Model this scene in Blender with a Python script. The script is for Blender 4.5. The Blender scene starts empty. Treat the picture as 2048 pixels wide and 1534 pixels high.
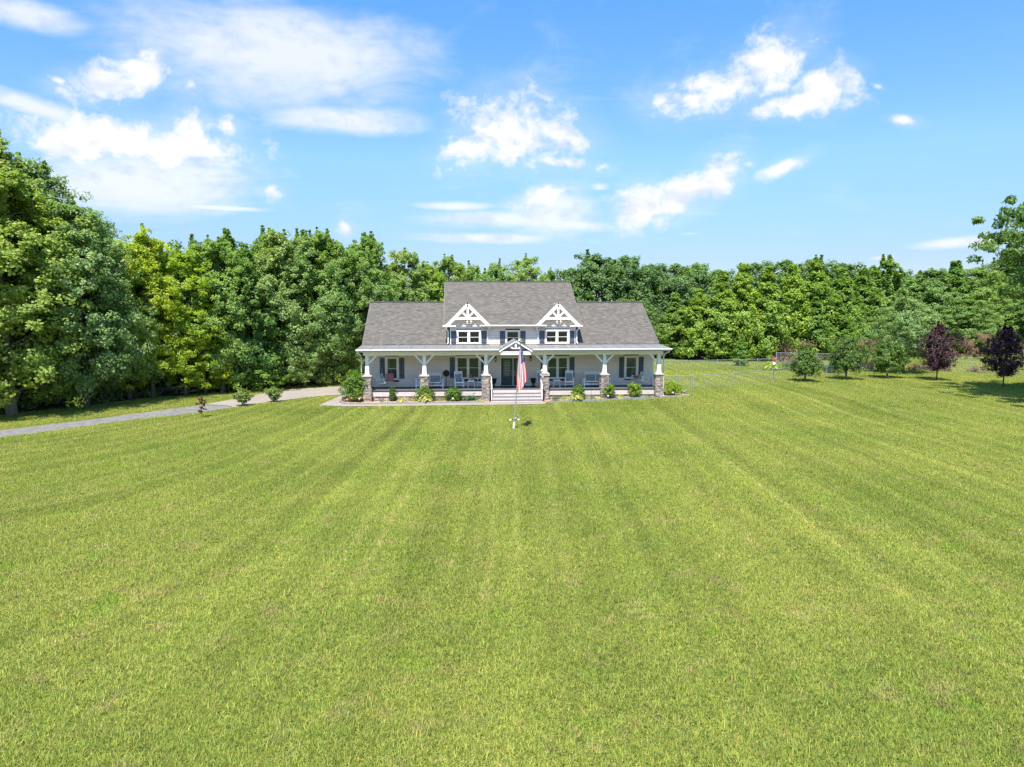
import bpy, bmesh, math, random
import numpy as np
from mathutils import Vector, Matrix

R = math.radians
sc = bpy.context.scene
col = sc.collection
random.seed(7)

# ------------------------------------------------------------------ camera, sky, sun, exposure
cam_d = bpy.data.cameras.new('camera')
cam = bpy.data.objects.new('camera', cam_d)
col.objects.link(cam)
cam.location = (0, 0, 6.5)
cam.rotation_euler = (R(90 - 5.994), 0, R(-4.33))
cam_d.sensor_width = 36
cam_d.lens = 24.61
cam_d.clip_end = 3000
sc.camera = cam

sc.view_settings.view_transform = 'Standard'
sc.view_settings.look = 'None'
sc.view_settings.gamma = 1
sc.view_settings.use_curve_mapping = False
sc.view_settings.exposure = 1.3
sc.cycles.max_bounces = 10
sc.cycles.diffuse_bounces = 7
sc.cycles.glossy_bounces = 3
sc.cycles.transmission_bounces = 7
sc.cycles.transparent_max_bounces = 16
sc.cycles.caustics_reflective = False
sc.cycles.caustics_refractive = False
sc.cycles.use_denoising = True
sc.cycles.denoiser = 'OPENIMAGEDENOISE'
sc.cycles.denoising_input_passes = 'RGB_ALBEDO_NORMAL'
sc.cycles.denoising_prefilter = 'NONE'
sc.cycles.sample_clamp_indirect = 4.0
sc.cycles.use_adaptive_sampling = True
sc.cycles.adaptive_threshold = 0.02

SUN_EL, SUN_AZ = 61.0, 16.0     # sun behind the camera, a little to its left
sun_d = bpy.data.lights.new('sun', 'SUN')
sun = bpy.data.objects.new('sun', sun_d)
col.objects.link(sun)
sun_d.energy = 3.8
sun_d.angle = R(0.55)
sun_d.color = (1.0, 0.955, 0.88)
ce = math.cos(R(SUN_EL))
ldir = Vector((math.sin(R(SUN_AZ)) * ce, math.cos(R(SUN_AZ)) * ce, -math.sin(R(SUN_EL))))
sun.rotation_euler = ldir.to_track_quat('-Z', 'Y').to_euler()
sun.location = (-20, -40, 60)


class NT:
    """small helper for node trees"""
    def __init__(self, tree):
        self.t = tree
        self.n = tree.nodes
        self.l = tree.links

    def new(self, kind, **kw):
        nd = self.n.new(kind)
        for k, v in kw.items():
            setattr(nd, k, v)
        return nd

    def link(self, a, b):
        self.l.new(a, b)

    def val(self, sock, v):
        if isinstance(v, bpy.types.NodeSocket):
            self.link(v, sock)
        else:
            sock.default_value = v

    def m(self, op, a, b=None, c=None, clamp=False):
        nd = self.new('ShaderNodeMath', operation=op, use_clamp=clamp)
        self.val(nd.inputs[0], a)
        if b is not None:
            self.val(nd.inputs[1], b)
        if c is not None:
            self.val(nd.inputs[2], c)
        return nd.outputs[0]

    def smooth(self, x, a, b):
        nd = self.new('ShaderNodeMapRange', interpolation_type='SMOOTHSTEP')
        self.val(nd.inputs['Value'], x)
        nd.inputs['From Min'].default_value = a
        nd.inputs['From Max'].default_value = b
        return nd.outputs[0]

    def noise(self, vec, scale, detail=4, rough=0.55, dist=0.0):
        nd = self.new('ShaderNodeTexNoise')
        if vec is not None:
            self.link(vec, nd.inputs['Vector'])
        nd.inputs['Scale'].default_value = scale
        nd.inputs['Detail'].default_value = detail
        nd.inputs['Roughness'].default_value = rough
        nd.inputs['Distortion'].default_value = dist
        return nd.outputs[0]

    def comb(self, x, y, z):
        nd = self.new('ShaderNodeCombineXYZ')
        for s, v in zip(nd.inputs, (x, y, z)):
            self.val(s, v)
        return nd.outputs[0]

    def sep(self, v):
        nd = self.new('ShaderNodeSeparateXYZ')
        self.link(v, nd.inputs[0])
        return nd.outputs

    def mix(self, f, a, b, blend='MIX'):
        nd = self.new('ShaderNodeMix', data_type='RGBA', blend_type=blend)
        self.val(nd.inputs[0], f)
        for s, v in ((nd.inputs[6], a), (nd.inputs[7], b)):
            if isinstance(v, tuple) and len(v) == 3:
                v = (*v, 1)
            self.val(s, v)
        return nd.outputs[2]

    def ramp(self, f, stops, interp='LINEAR'):
        nd = self.new('ShaderNodeValToRGB')
        self.link(f, nd.inputs[0])
        cr = nd.color_ramp
        cr.interpolation = interp
        while len(cr.elements) < len(stops):
            cr.elements.new(0.5)
        for e, (p, c) in zip(cr.elements, stops):
            e.position = p
            e.color = (*c, 1)
        return nd.outputs[0]

    def vmul(self, v, s):
        nd = self.new('ShaderNodeVectorMath', operation='MULTIPLY')
        self.link(v, nd.inputs[0])
        nd.inputs[1].default_value = s
        return nd.outputs[0]


world = bpy.data.worlds.new('World')
sc.world = world
world.use_nodes = True
w = NT(world.node_tree)
w.n.clear()
sky = w.new('ShaderNodeTexSky', sky_type='NISHITA')
sky.sun_disc = False
sky.sun_elevation = R(SUN_EL)
sky.sun_rotation = R(180 + SUN_AZ)
sky.altitude = 200
sky.air_density = 1.0
sky.dust_density = 0.2
sky.ozone_density = 4.0
tc = w.new('ShaderNodeTexCoord')
dx, dy, dz = w.sep(tc.outputs['Generated'])
az = w.m('ARCTAN2', dx, dy)                     # 0 = straight away from the house front
el = w.m('ARCSINE', dz)
# the same family of clouds goes round the whole horizon
rel = w.m('WRAP', w.m('SUBTRACT', az, R(4.33)), R(45), R(-45))
V = w.comb(rel, w.m('MULTIPLY', el, 1.0), 0.0)
dirv = tc.outputs['Generated']
n_cum = w.noise(w.vmul(dirv, (1, 1, 1.5)), 15.0, 8, 0.62, 0.3)
n_fine = w.noise(dirv, 60.0, 6, 0.6)
n_mid = w.noise(dirv, 34.0, 4, 0.6, 0.4)
n_up = w.noise(w.vmul(dirv, (1, 1, 1.5)), 6.5, 3, 0.5)
px = w.m('DIVIDE', dx, w.m('ADD', w.m('ABSOLUTE', dz), 0.12))
py = w.m('DIVIDE', dy, w.m('ADD', w.m('ABSOLUTE', dz), 0.12))
plane = w.comb(w.m('MULTIPLY', px, 0.55), w.m('MULTIPLY', py, 1.6), 0.0)
n_cir = w.m('ADD', w.m('MULTIPLY', w.noise(plane, 2.2, 8, 0.65, 0.6), 0.45), w.m('MULTIPLY', w.noise(w.vmul(dirv, (1, 1, 1.8)), 9.0, 8, 0.66, 0.7), 0.55))
sh = w.new('ShaderNodeVectorMath', operation='ADD')
w.link(w.vmul(dirv, (1, 1, 1.5)), sh.inputs[0])
sh.inputs[1].default_value = (0.004, 0, 0.020)
n_sh = w.noise(sh.outputs[0], 15.0, 4, 0.55, 0.3)
n_lo = w.noise(w.vmul(dirv, (1, 1, 1.5)), 15.0, 4, 0.55, 0.3)


def blob(a, e, ra, re, rot=0.0, cut=1.0):
    ca, sa = math.cos(R(rot)), math.sin(R(rot))
    u = w.m('SUBTRACT', rel, R(a))
    v = w.m('SUBTRACT', el, R(e))
    p = w.m('DIVIDE', w.m('ADD', w.m('MULTIPLY', u, ca), w.m('MULTIPLY', v, sa)), R(ra))
    q = w.m('DIVIDE', w.m('SUBTRACT', w.m('MULTIPLY', v, ca), w.m('MULTIPLY', u, sa)), R(re))
    return w.m('SUBTRACT', cut, w.m('SQRT', w.m('ADD', w.m('MULTIPLY', p, p), w.m('MULTIPLY', q, q))))


def group(blobs, k=0.25):
    out = None
    for b in blobs:
        o = blob(*b)
        out = o if out is None else w.m('SMOOTH_MAX', out, o, k)
    return out



CUM = [(-31.5, 11.1, 2.9, 1.34, 0), (-25.4, 11.3, 4.88, 1.35, 0), (-29.2, 14.9, 2.56, 1.24, 12), (-26.7, 16.3, 2.2, 1.19, 18), (-23.9, 15.9, 0.99, 1.03, 0, 0.5), (-31.8, 14.9, 0.71, 0.36, 0, 0.5), (-28.2, 11.8, 6.49, 1.47, 0), (-24.2, 13.1, 1.65, 1.16, 0), (-21.4, 13.3, 1.31, 1.42, 10, 0.5), (0.6, 13.7, 4.36, 2.53, -10), (-2.5, 12.7, 2.98, 1.46, 15), (3.4, 13.8, 3.16, 1.52, -15), (1.0, 15.7, 2.17, 1.41, 0), (4.2, 11.5, 2.77, 0.52, -8), (16.0, 16.0, 4.73, 1.42, 8), (19.3, 17.3, 2.97, 1.88, 30), (23.3, 15.5, 2.06, 1.49, 0), (11.5, 15.7, 1.59, 1.04, 40, 0.5), (21.7, 14.7, 3.74, 0.8, 0), (10.3, 8.0, 2.4, 1.59, 20), (13.6, 8.8, 3.59, 1.34, 25), (16.0, 10.1, 2.02, 1.38, 30), (20.6, 10.5, 1.74, 0.53, 20), (18.3, 10.8, 0.65, 0.43, 0, 0.5), (26.7, 15.3, 0.69, 0.28, -30, 0.5), (28.7, 12.8, 1.37, 0.45, -15, 0.5), (-18.7, 9.0, 1.62, 0.94, 0, 0.5), (-13.2, 6.1, 0.84, 0.84, 0, 0.5), (2.6, 8.9, 2.2, 1.07, 20)]
CIR = [(-17.6, 18.1, 11.07, 3.4, 0), (-33.3, 13.1, 4.7, 0.67, -10), (-27.1, 9.1, 8.25, 2.37, 5), (-1.6, 7.2, 6.02, 0.62, 0), (3.4, 7.9, 3.6, 1.73, 0), (3.5, 6.9, 5.6, 0.54, -5), (-2.6, 5.7, 4.82, 0.39, 0), (-4.6, 8.2, 2.79, 0.34, 0), (-33.5, 18.4, 3.53, 0.9, 0), (-22.2, 7.5, 3.1, 0.18, 0), (32.4, 4.6, 2.87, 0.37, 3), (14.0, 5.9, 1.7, 0.23, 0, 0.5), (27.6, 3.7, 1.42, 0.25, 0, 0.5), (7.0, 9.6, 1.1, 0.45, 0, 0.5), (-12.6, 14.3, 5.66, 1.05, 0)]
CLOUD_LIT = (2.80, 2.82, 2.85, 1)
CLOUD_SHADE = (2.12, 2.33, 2.68, 1)

cum = group(CUM)
cir = group(CIR)
a_cum = w.smooth(w.m('ADD', cum, w.m('ADD', w.m('ADD', w.m('MULTIPLY', w.m('SUBTRACT', n_cum, 0.5), 2.5), w.m('MULTIPLY', w.m('SUBTRACT', n_mid, 0.5), 1.5)),
                                     w.m('MULTIPLY', w.m('SUBTRACT', n_fine, 0.5), 0.9))), -0.36, 0.72)
a_cir = w.m('MULTIPLY', w.smooth(w.m('ADD', cir, w.m('MULTIPLY', w.m('SUBTRACT', n_cir, 0.5), 2.2)), -0.42, 0.75), 0.80)
veil = w.m('ADD', w.m('MULTIPLY', w.smooth(n_cir, 0.5, 0.75), 0.22), w.m('MULTIPLY', w.smooth(w.m('ADD', cum, w.m('MULTIPLY', w.m('SUBTRACT', n_cir, 0.5), 3.0)), -1.1, 0.6), 0.22))
alpha = w.m('MAXIMUM', w.m('MAXIMUM', a_cum, a_cir), veil)
up = w.smooth(el, R(-1), R(2))
alpha = w.m('MULTIPLY', alpha, up)
shade = w.smooth(w.m('ADD', w.m('MULTIPLY', w.m('SUBTRACT', n_sh, n_lo), 1.3), w.m('MULTIPLY', w.m('SUBTRACT', n_up, 0.5), 0.8)), -0.06, 0.26)
cl_col = w.mix(shade, CLOUD_LIT, CLOUD_SHADE)
tint = w.ramp(w.m('DIVIDE', el, R(30), clamp=True), [(0.0, (.275, .285, .345)), (.13, (.31, .325, .395)), (.38, (.45, .535, .625)), (.85, (.33, .605, .76))])
skyc = w.mix(1.0, sky.outputs[0], tint, 'MULTIPLY')
final = w.mix(alpha, skyc, cl_col)
bg = w.new('ShaderNodeBackground')
w.link(final, bg.inputs[0])
bg.inputs[1].default_value = 0.15
wo = w.new('ShaderNodeOutputWorld')
w.link(bg.outputs[0], wo.inputs[0])

# ------------------------------------------------------------------ materials
MATS = {}


def mat(name, color, rough=0.6, var=0.12, scale=6.0, bump=0.0, bscale=40.0, metal=0.0, island=0.0, spec=0.4,
        obj_coord=True, stretch=(1, 1, 1), col2=None):
    if name in MATS:
        return MATS[name]
    m = bpy.data.materials.new(name)
    m.use_nodes = True
    t = NT(m.node_tree)
    b = t.n['Principled BSDF']
    b.inputs['Roughness'].default_value = rough
    b.inputs['Metallic'].default_value = metal
    b.inputs['Specular IOR Level'].default_value = spec
    tcn = t.new('ShaderNodeTexCoord')
    v = t.vmul(tcn.outputs['Object'], stretch)
    n = t.noise(v, scale, 5, 0.6)
    dark = tuple(c * (1 - 2 * var) for c in (col2 or color))
    light = tuple(min(1, c * (1 + 2 * var)) for c in color)
    c = t.ramp(n, [(0.25, dark), (0.75, light)])
    if island:
        g = t.new('ShaderNodeNewGeometry')
        r = g.outputs['Random Per Island']
        c = t.mix(1.0, c, t.ramp(r, [(0, (1 - island,) * 3), (1, (1 + island,) * 3)]), 'MULTIPLY')
    t.link(c, b.inputs['Base Color'])
    if bump:
        bn = t.new('ShaderNodeBump')
        bn.inputs['Strength'].default_value = bump
        bn.inputs['Distance'].default_value = 0.01
        t.link(t.noise(v, bscale, 4, 0.6), bn.inputs['Height'])
        t.link(bn.outputs[0], b.inputs['Normal'])
    MATS[name] = m
    return m


def leaf_mat(name, color, yellow=0.25, trans=0.35, rough=0.5, spread=0.35):
    """leaf colour differs leaf by leaf and tree by tree (object colour)"""
    m = bpy.data.materials.new(name)
    m.use_nodes = True
    t = NT(m.node_tree)
    t.n.clear()
    g = t.new('ShaderNodeNewGeometry')
    oi = t.new('ShaderNodeObjectInfo')
    r = g.outputs['Random Per Island']
    tcn = t.new('ShaderNodeTexCoord')
    n = t.noise(tcn.outputs['Object'], 0.45, 3, 0.6)
    c = t.mix(1.0, (*color, 1), oi.outputs['Color'], 'MULTIPLY')
    yel = t.mix(1.0, c, (1.5, 1.22, 0.7, 1), 'MULTIPLY')
    c = t.mix(t.m('MULTIPLY', t.smooth(n, 0.45, 0.7), yellow), c, yel)
    c = t.mix(1.0, c, t.ramp(r, [(0, (1 - spread,) * 3), (0.8, (1 + 0.3 * spread,) * 3), (1, (1 + spread, 1 + spread, 1.0))]), 'MULTIPLY')
    b = t.new('ShaderNodeBsdfPrincipled')
    b.inputs['Roughness'].default_value = rough
    b.inputs['Specular IOR Level'].default_value = 0.35
    t.link(c, b.inputs['Base Color'])
    tr = t.new('ShaderNodeBsdfTranslucent')
    t.link(t.mix(1.0, c, (1.5, 1.55, 0.75, 1), 'MULTIPLY'), tr.inputs[0])
    mx = t.new('ShaderNodeMixShader')
    mx.inputs[0].default_value = trans
    t.link(b.outputs[0], mx.inputs[1])
    t.link(tr.outputs[0], mx.inputs[2])
    o = t.new('ShaderNodeOutputMaterial')
    t.link(mx.outputs[0], o.inputs[0])
    MATS[name] = m
    return m


white = mat('white_paint', (0.82, 0.79, 0.735), 0.45, 0.03)
siding_m = mat('greige_lap_siding', (0.79, 0.68, 0.595), 0.6, 0.04, 2.0, 0.15, 60, stretch=(0.3, 1, 3))
skirt_m = mat('warm_grey_board', (0.553, 0.477, 0.443), 0.6, 0.05, 3)
slate = mat('slate_shutter_paint', (0.07, 0.088, 0.112), 0.5, 0.05)
door_m = mat('dark_green_door_paint', (0.028, 0.048, 0.052), 0.4, 0.06)
shingle_m = mat('asphalt_shingle', (0.140, 0.125, 0.108), 0.9, 0.02, 1.2, 0.4, 150, island=0.17)
shingle_dark = mat('asphalt_shingle_dark', (0.115, 0.104, 0.090), 0.9, 0.02, 1.2, 0.4, 150, island=0.18)
ridge_m = mat('ridge_cap_shingle', (0.045, 0.042, 0.042), 0.9, 0.1, island=0.2)
metal_roof = mat('galvalume_metal', (0.264, 0.252, 0.240), 0.45, 0.07, 1.2, metal=0.25)
floor_m = mat('grey_deck_paint', (0.10, 0.102, 0.108), 0.6, 0.08)
tread_m = mat('grey_step_tread', (0.22, 0.21, 0.21), 0.6, 0.08)
ceil_m = mat('porch_ceiling_white', (0.8, 0.79, 0.77), 0.6, 0.03)
stone_m = mat('ledge_stone', (0.318, 0.259, 0.222), 0.85, 0.12, 5, 0.7, 30, island=0.55)
cap_m = mat('cast_cap_stone', (0.425, 0.383, 0.332), 0.8, 0.08, 8, 0.3, 40)
black_m = mat('black_painted_metal', (0.015, 0.016, 0.017), 0.45, 0.1)
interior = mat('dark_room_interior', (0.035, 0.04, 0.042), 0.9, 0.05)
blind_m = mat('white_blinds', (0.770, 0.798, 0.798), 0.5, 0.03)
furn = mat('pale_grey_painted_wood', (0.80, 0.80, 0.79), 0.5, 0.03)
sling = mat('grey_woven_sling', (0.26, 0.28, 0.30), 0.8, 0.06, 60)
conc = mat('pale_concrete', (0.283, 0.242, 0.201), 0.85, 0.06, 0.7, 0.2, 60)
edge_m = mat('grey_edging_concrete', (0.25, 0.245, 0.24), 0.9, 0.1, 8, 0.3, 50)
steel = mat('galvanised_steel', (0.42, 0.43, 0.44), 0.4, 0.08, metal=0.5)
bark = mat('grey_brown_bark', (0.11, 0.095, 0.078), 0.95, 0.22, 2.5, 0.8, 14, stretch=(3, 3, 0.6))
pale_bark = mat('pale_bark', (0.22, 0.195, 0.165), 0.95, 0.2, 2.5, 0.7, 14, stretch=(3, 3, 0.6))
dead_m = mat('dead_wood', (0.26, 0.215, 0.17), 0.95, 0.18, 3)
pink = mat('dusty_pink_fabric', (0.36, 0.14, 0.125), 0.9, 0.12, 25)
orange = mat('orange_petals', (0.62, 0.22, 0.03), 0.7, 0.1)
glow_w = mat('frosted_lamp_glass', (0.72, 0.72, 0.68), 0.3, 0.03)
gold = mat('gold_finial', (0.62, 0.45, 0.16), 0.3, 0.05, metal=0.6)
red_m = mat('red_enamel', (0.5, 0.04, 0.035), 0.5, 0.08)
flag_r = mat('flag_red_cloth', (0.56, 0.055, 0.07), 0.8, 0.06)
flag_w = mat('flag_white_cloth', (0.76, 0.74, 0.73), 0.8, 0.04)
flag_b = mat('flag_blue_cloth', (0.06, 0.075, 0.22), 0.8, 0.06)
figure_m = mat('cream_cast_figure', (0.62, 0.56, 0.47), 0.8, 0.08)
gravel_m = mat('grey_gravel', (0.176, 0.164, 0.154), 0.95, 0.2, 3, 0.8, 60)
mulch_m = mat('tan_pine_straw', (0.456, 0.282, 0.152), 0.95, 0.25, 9, 0.9, 60)
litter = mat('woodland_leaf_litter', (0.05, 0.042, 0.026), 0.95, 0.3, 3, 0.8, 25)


def glass_mat():
    m = bpy.data.materials.new('window_glass')
    m.use_nodes = True
    t = NT(m.node_tree)
    t.n.clear()
    tr = t.new('ShaderNodeBsdfTransparent')
    tr.inputs[0].default_value = (0.62, 0.66, 0.64, 1)
    gl = t.new('ShaderNodeBsdfGlossy')
    gl.inputs['Roughness'].default_value = 0.03
    gl.inputs[0].default_value = (0.8, 0.85, 0.85, 1)
    bn = t.new('ShaderNodeBump')
    bn.inputs['Strength'].default_value = 0.5
    bn.inputs['Distance'].default_value = 0.006
    tcn = t.new('ShaderNodeTexCoord')
    t.link(t.noise(tcn.outputs['Object'], 1.6, 2), bn.inputs['Height'])
    t.link(bn.outputs[0], gl.inputs['Normal'])
    fr = t.new('ShaderNodeFresnel')
    fr.inputs[0].default_value = 1.52
    f = t.m('MULTIPLY', fr.outputs[0], 1.25, clamp=True)
    mx = t.new('ShaderNodeMixShader')
    t.link(f, mx.inputs[0])
    t.link(tr.outputs[0], mx.inputs[1])
    t.link(gl.outputs[0], mx.inputs[2])
    o = t.new('ShaderNodeOutputMaterial')
    t.link(mx.outputs[0], o.inputs[0])
    return m


glass = glass_mat()


def wire_mat():
    """chain link: galvanised diamond wires, open between them"""
    m = bpy.data.materials.new('chain_link_wire')
    m.use_nodes = True
    t = NT(m.node_tree)
    t.n.clear()
    uv = t.new('ShaderNodeUVMap')
    u, v, _ = t.sep(uv.outputs[0])
    k = 1 / 0.08
    a = t.m('FRACT', t.m('MULTIPLY', t.m('ADD', u, v), k))
    b = t.m('FRACT', t.m('MULTIPLY', t.m('SUBTRACT', u, v), k))
    wv = t.m('MAXIMUM', t.m('LESS_THAN', a, 0.045), t.m('LESS_THAN', b, 0.045))
    tr = t.new('ShaderNodeBsdfTransparent')
    p = t.new('ShaderNodeBsdfPrincipled')
    p.inputs['Base Color'].default_value = (0.36, 0.37, 0.38, 1)
    p.inputs['Roughness'].default_value = 0.5
    mx = t.new('ShaderNodeMixShader')
    t.link(wv, mx.inputs[0])
    t.link(tr.outputs[0], mx.inputs[1])
    t.link(p.outputs[0], mx.inputs[2])
    o = t.new('ShaderNodeOutputMaterial')
    t.link(mx.outputs[0], o.inputs[0])
    return m


wire = wire_mat()


def lawn_color(t, pos):
    """turf colour from the place on the ground: patches, dry spots, mowing lanes"""
    x, y, z = t.sep(pos)
    warp = t.m('MULTIPLY', t.m('SUBTRACT', t.noise(pos, 0.06, 2), 0.5), 0.9)
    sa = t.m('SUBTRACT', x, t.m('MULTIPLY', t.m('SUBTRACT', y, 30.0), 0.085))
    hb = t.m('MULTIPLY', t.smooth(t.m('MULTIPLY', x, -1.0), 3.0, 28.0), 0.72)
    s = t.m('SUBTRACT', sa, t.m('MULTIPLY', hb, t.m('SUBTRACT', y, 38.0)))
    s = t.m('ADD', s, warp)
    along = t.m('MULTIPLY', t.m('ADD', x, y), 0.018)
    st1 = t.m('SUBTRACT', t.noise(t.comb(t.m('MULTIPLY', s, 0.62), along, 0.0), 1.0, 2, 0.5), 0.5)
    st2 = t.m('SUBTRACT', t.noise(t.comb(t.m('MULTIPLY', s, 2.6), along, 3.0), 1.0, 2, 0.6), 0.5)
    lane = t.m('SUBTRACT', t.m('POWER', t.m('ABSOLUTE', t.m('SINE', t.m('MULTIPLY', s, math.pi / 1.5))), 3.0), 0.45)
    fade = t.smooth(y, 3.0, 19.0)
    big = t.noise(pos, 0.16, 4, 0.6)
    mid = t.noise(pos, 0.9, 5, 0.65)
    fine = t.noise(pos, 6.0, 4, 0.7)
    c = t.mix(t.smooth(big, 0.32, 0.68), GRASS_A, GRASS_B)
    c = t.mix(t.m('MULTIPLY', t.smooth(mid, 0.53, 0.74), 0.62), c, GRASS_DRY)
    c = t.mix(t.m('MULTIPLY', t.smooth(t.noise(t.vmul(pos, (1.3, 1.3, 1)), 0.42, 4, 0.6), 0.58, 0.74), 0.6), c, GRASS_LUSH)
    c = t.mix(t.m('MULTIPLY', t.smooth(fine, 0.53, 0.72), 0.58), c, GRASS_DARK)
    c = t.mix(t.m('MULTIPLY', t.smooth(t.noise(pos, 2.6, 5, 0.7), 0.55, 0.70), 0.55), c, GRASS_THATCH)
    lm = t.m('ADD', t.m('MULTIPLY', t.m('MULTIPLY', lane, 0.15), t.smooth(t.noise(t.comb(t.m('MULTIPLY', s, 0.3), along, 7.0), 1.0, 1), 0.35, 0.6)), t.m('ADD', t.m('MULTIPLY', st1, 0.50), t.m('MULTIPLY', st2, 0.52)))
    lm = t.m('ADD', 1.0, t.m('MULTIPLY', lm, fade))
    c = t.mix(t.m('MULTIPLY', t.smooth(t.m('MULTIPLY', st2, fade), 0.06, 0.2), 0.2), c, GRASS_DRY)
    cm = t.new('ShaderNodeVectorMath', operation='SCALE')
    t.link(c, cm.inputs[0])
    t.link(lm, cm.inputs['Scale'])
    return cm.outputs[0]


GRASS_A = (0.264, 0.326, 0.058)
GRASS_B = (0.361, 0.391, 0.081)
GRASS_DRY = (0.452, 0.371, 0.162)
GRASS_LUSH = (0.223, 0.378, 0.029)
GRASS_THATCH = (0.282, 0.230, 0.105)
GRASS_DARK = (0.104, 0.140, 0.037)


def turf_mat(name, blades):
    m = bpy.data.materials.new(name)
    m.use_nodes = True
    t = NT(m.node_tree)
    b = t.n['Principled BSDF']
    out = t.n['Material Output']
    g = t.new('ShaderNodeNewGeometry')
    c = lawn_color(t, g.outputs['Position'])
    b.inputs['Roughness'].default_value = 0.6
    b.inputs['Specular IOR Level'].default_value = 0.2
    if blades:
        r = g.outputs['Random Per Island']
        c = t.mix(1.0, c, t.ramp(r, [(0, (0.28, 0.36, 0.42)), (0.35, (0.82, 0.92, 0.86)), (0.72, (1.25, 1.22, 1.05)), (0.86, (1.55, 1.42, 1.5)), (0.93, (1.7, 1.25, 1.7)), (1, (1.45, 0.95, 1.3))]), 'MULTIPLY')
        tr = t.new('ShaderNodeBsdfTranslucent')
        t.link(t.mix(1.0, c, (1.1, 1.2, 0.7, 1), 'MULTIPLY'), tr.inputs[0])
        mx = t.new('ShaderNodeMixShader')
        mx.inputs[0].default_value = 0.3
        t.link(b.outputs[0], mx.inputs[1])
        t.link(tr.outputs[0], mx.inputs[2])
        t.link(mx.outputs[0], out.inputs[0])
    else:
        c = t.mix(1.0, c, (0.55, 0.44, 0.5, 1), 'MULTIPLY')
        bn = t.new('ShaderNodeBump')
        bn.inputs['Strength'].default_value = 0.6
        bn.inputs['Distance'].default_value = 0.05
        t.link(t.noise(g.outputs['Position'], 14.0, 5, 0.7), bn.inputs['Height'])
        t.link(bn.outputs[0], b.inputs['Normal'])
    t.link(c, b.inputs['Base Color'])
    return m


turf = turf_mat('mown_turf', False)
blade_m = turf_mat('grass_blade', True)

# ------------------------------------------------------------------ object helpers


def tag(o, label=None, cat=None, group=None, kind=None):
    if label:
        o['label'] = label
    if cat:
        o['category'] = cat
    if group:
        o['group'] = group
    if kind:
        o['kind'] = kind
    return o


def thing(name, loc, label, cat, group=None, rz=0.0):
    o = bpy.data.objects.new(name, None)
    col.objects.link(o)
    o.empty_display_size = 0.3
    o.location = loc
    o.rotation_euler = (0, 0, rz)
    return tag(o, label, cat, group)


def org(p):
    v = Vector((0, 0, 0))
    while p is not None:
        v += Vector(p.location)
        p = p.parent
    return v


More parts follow.
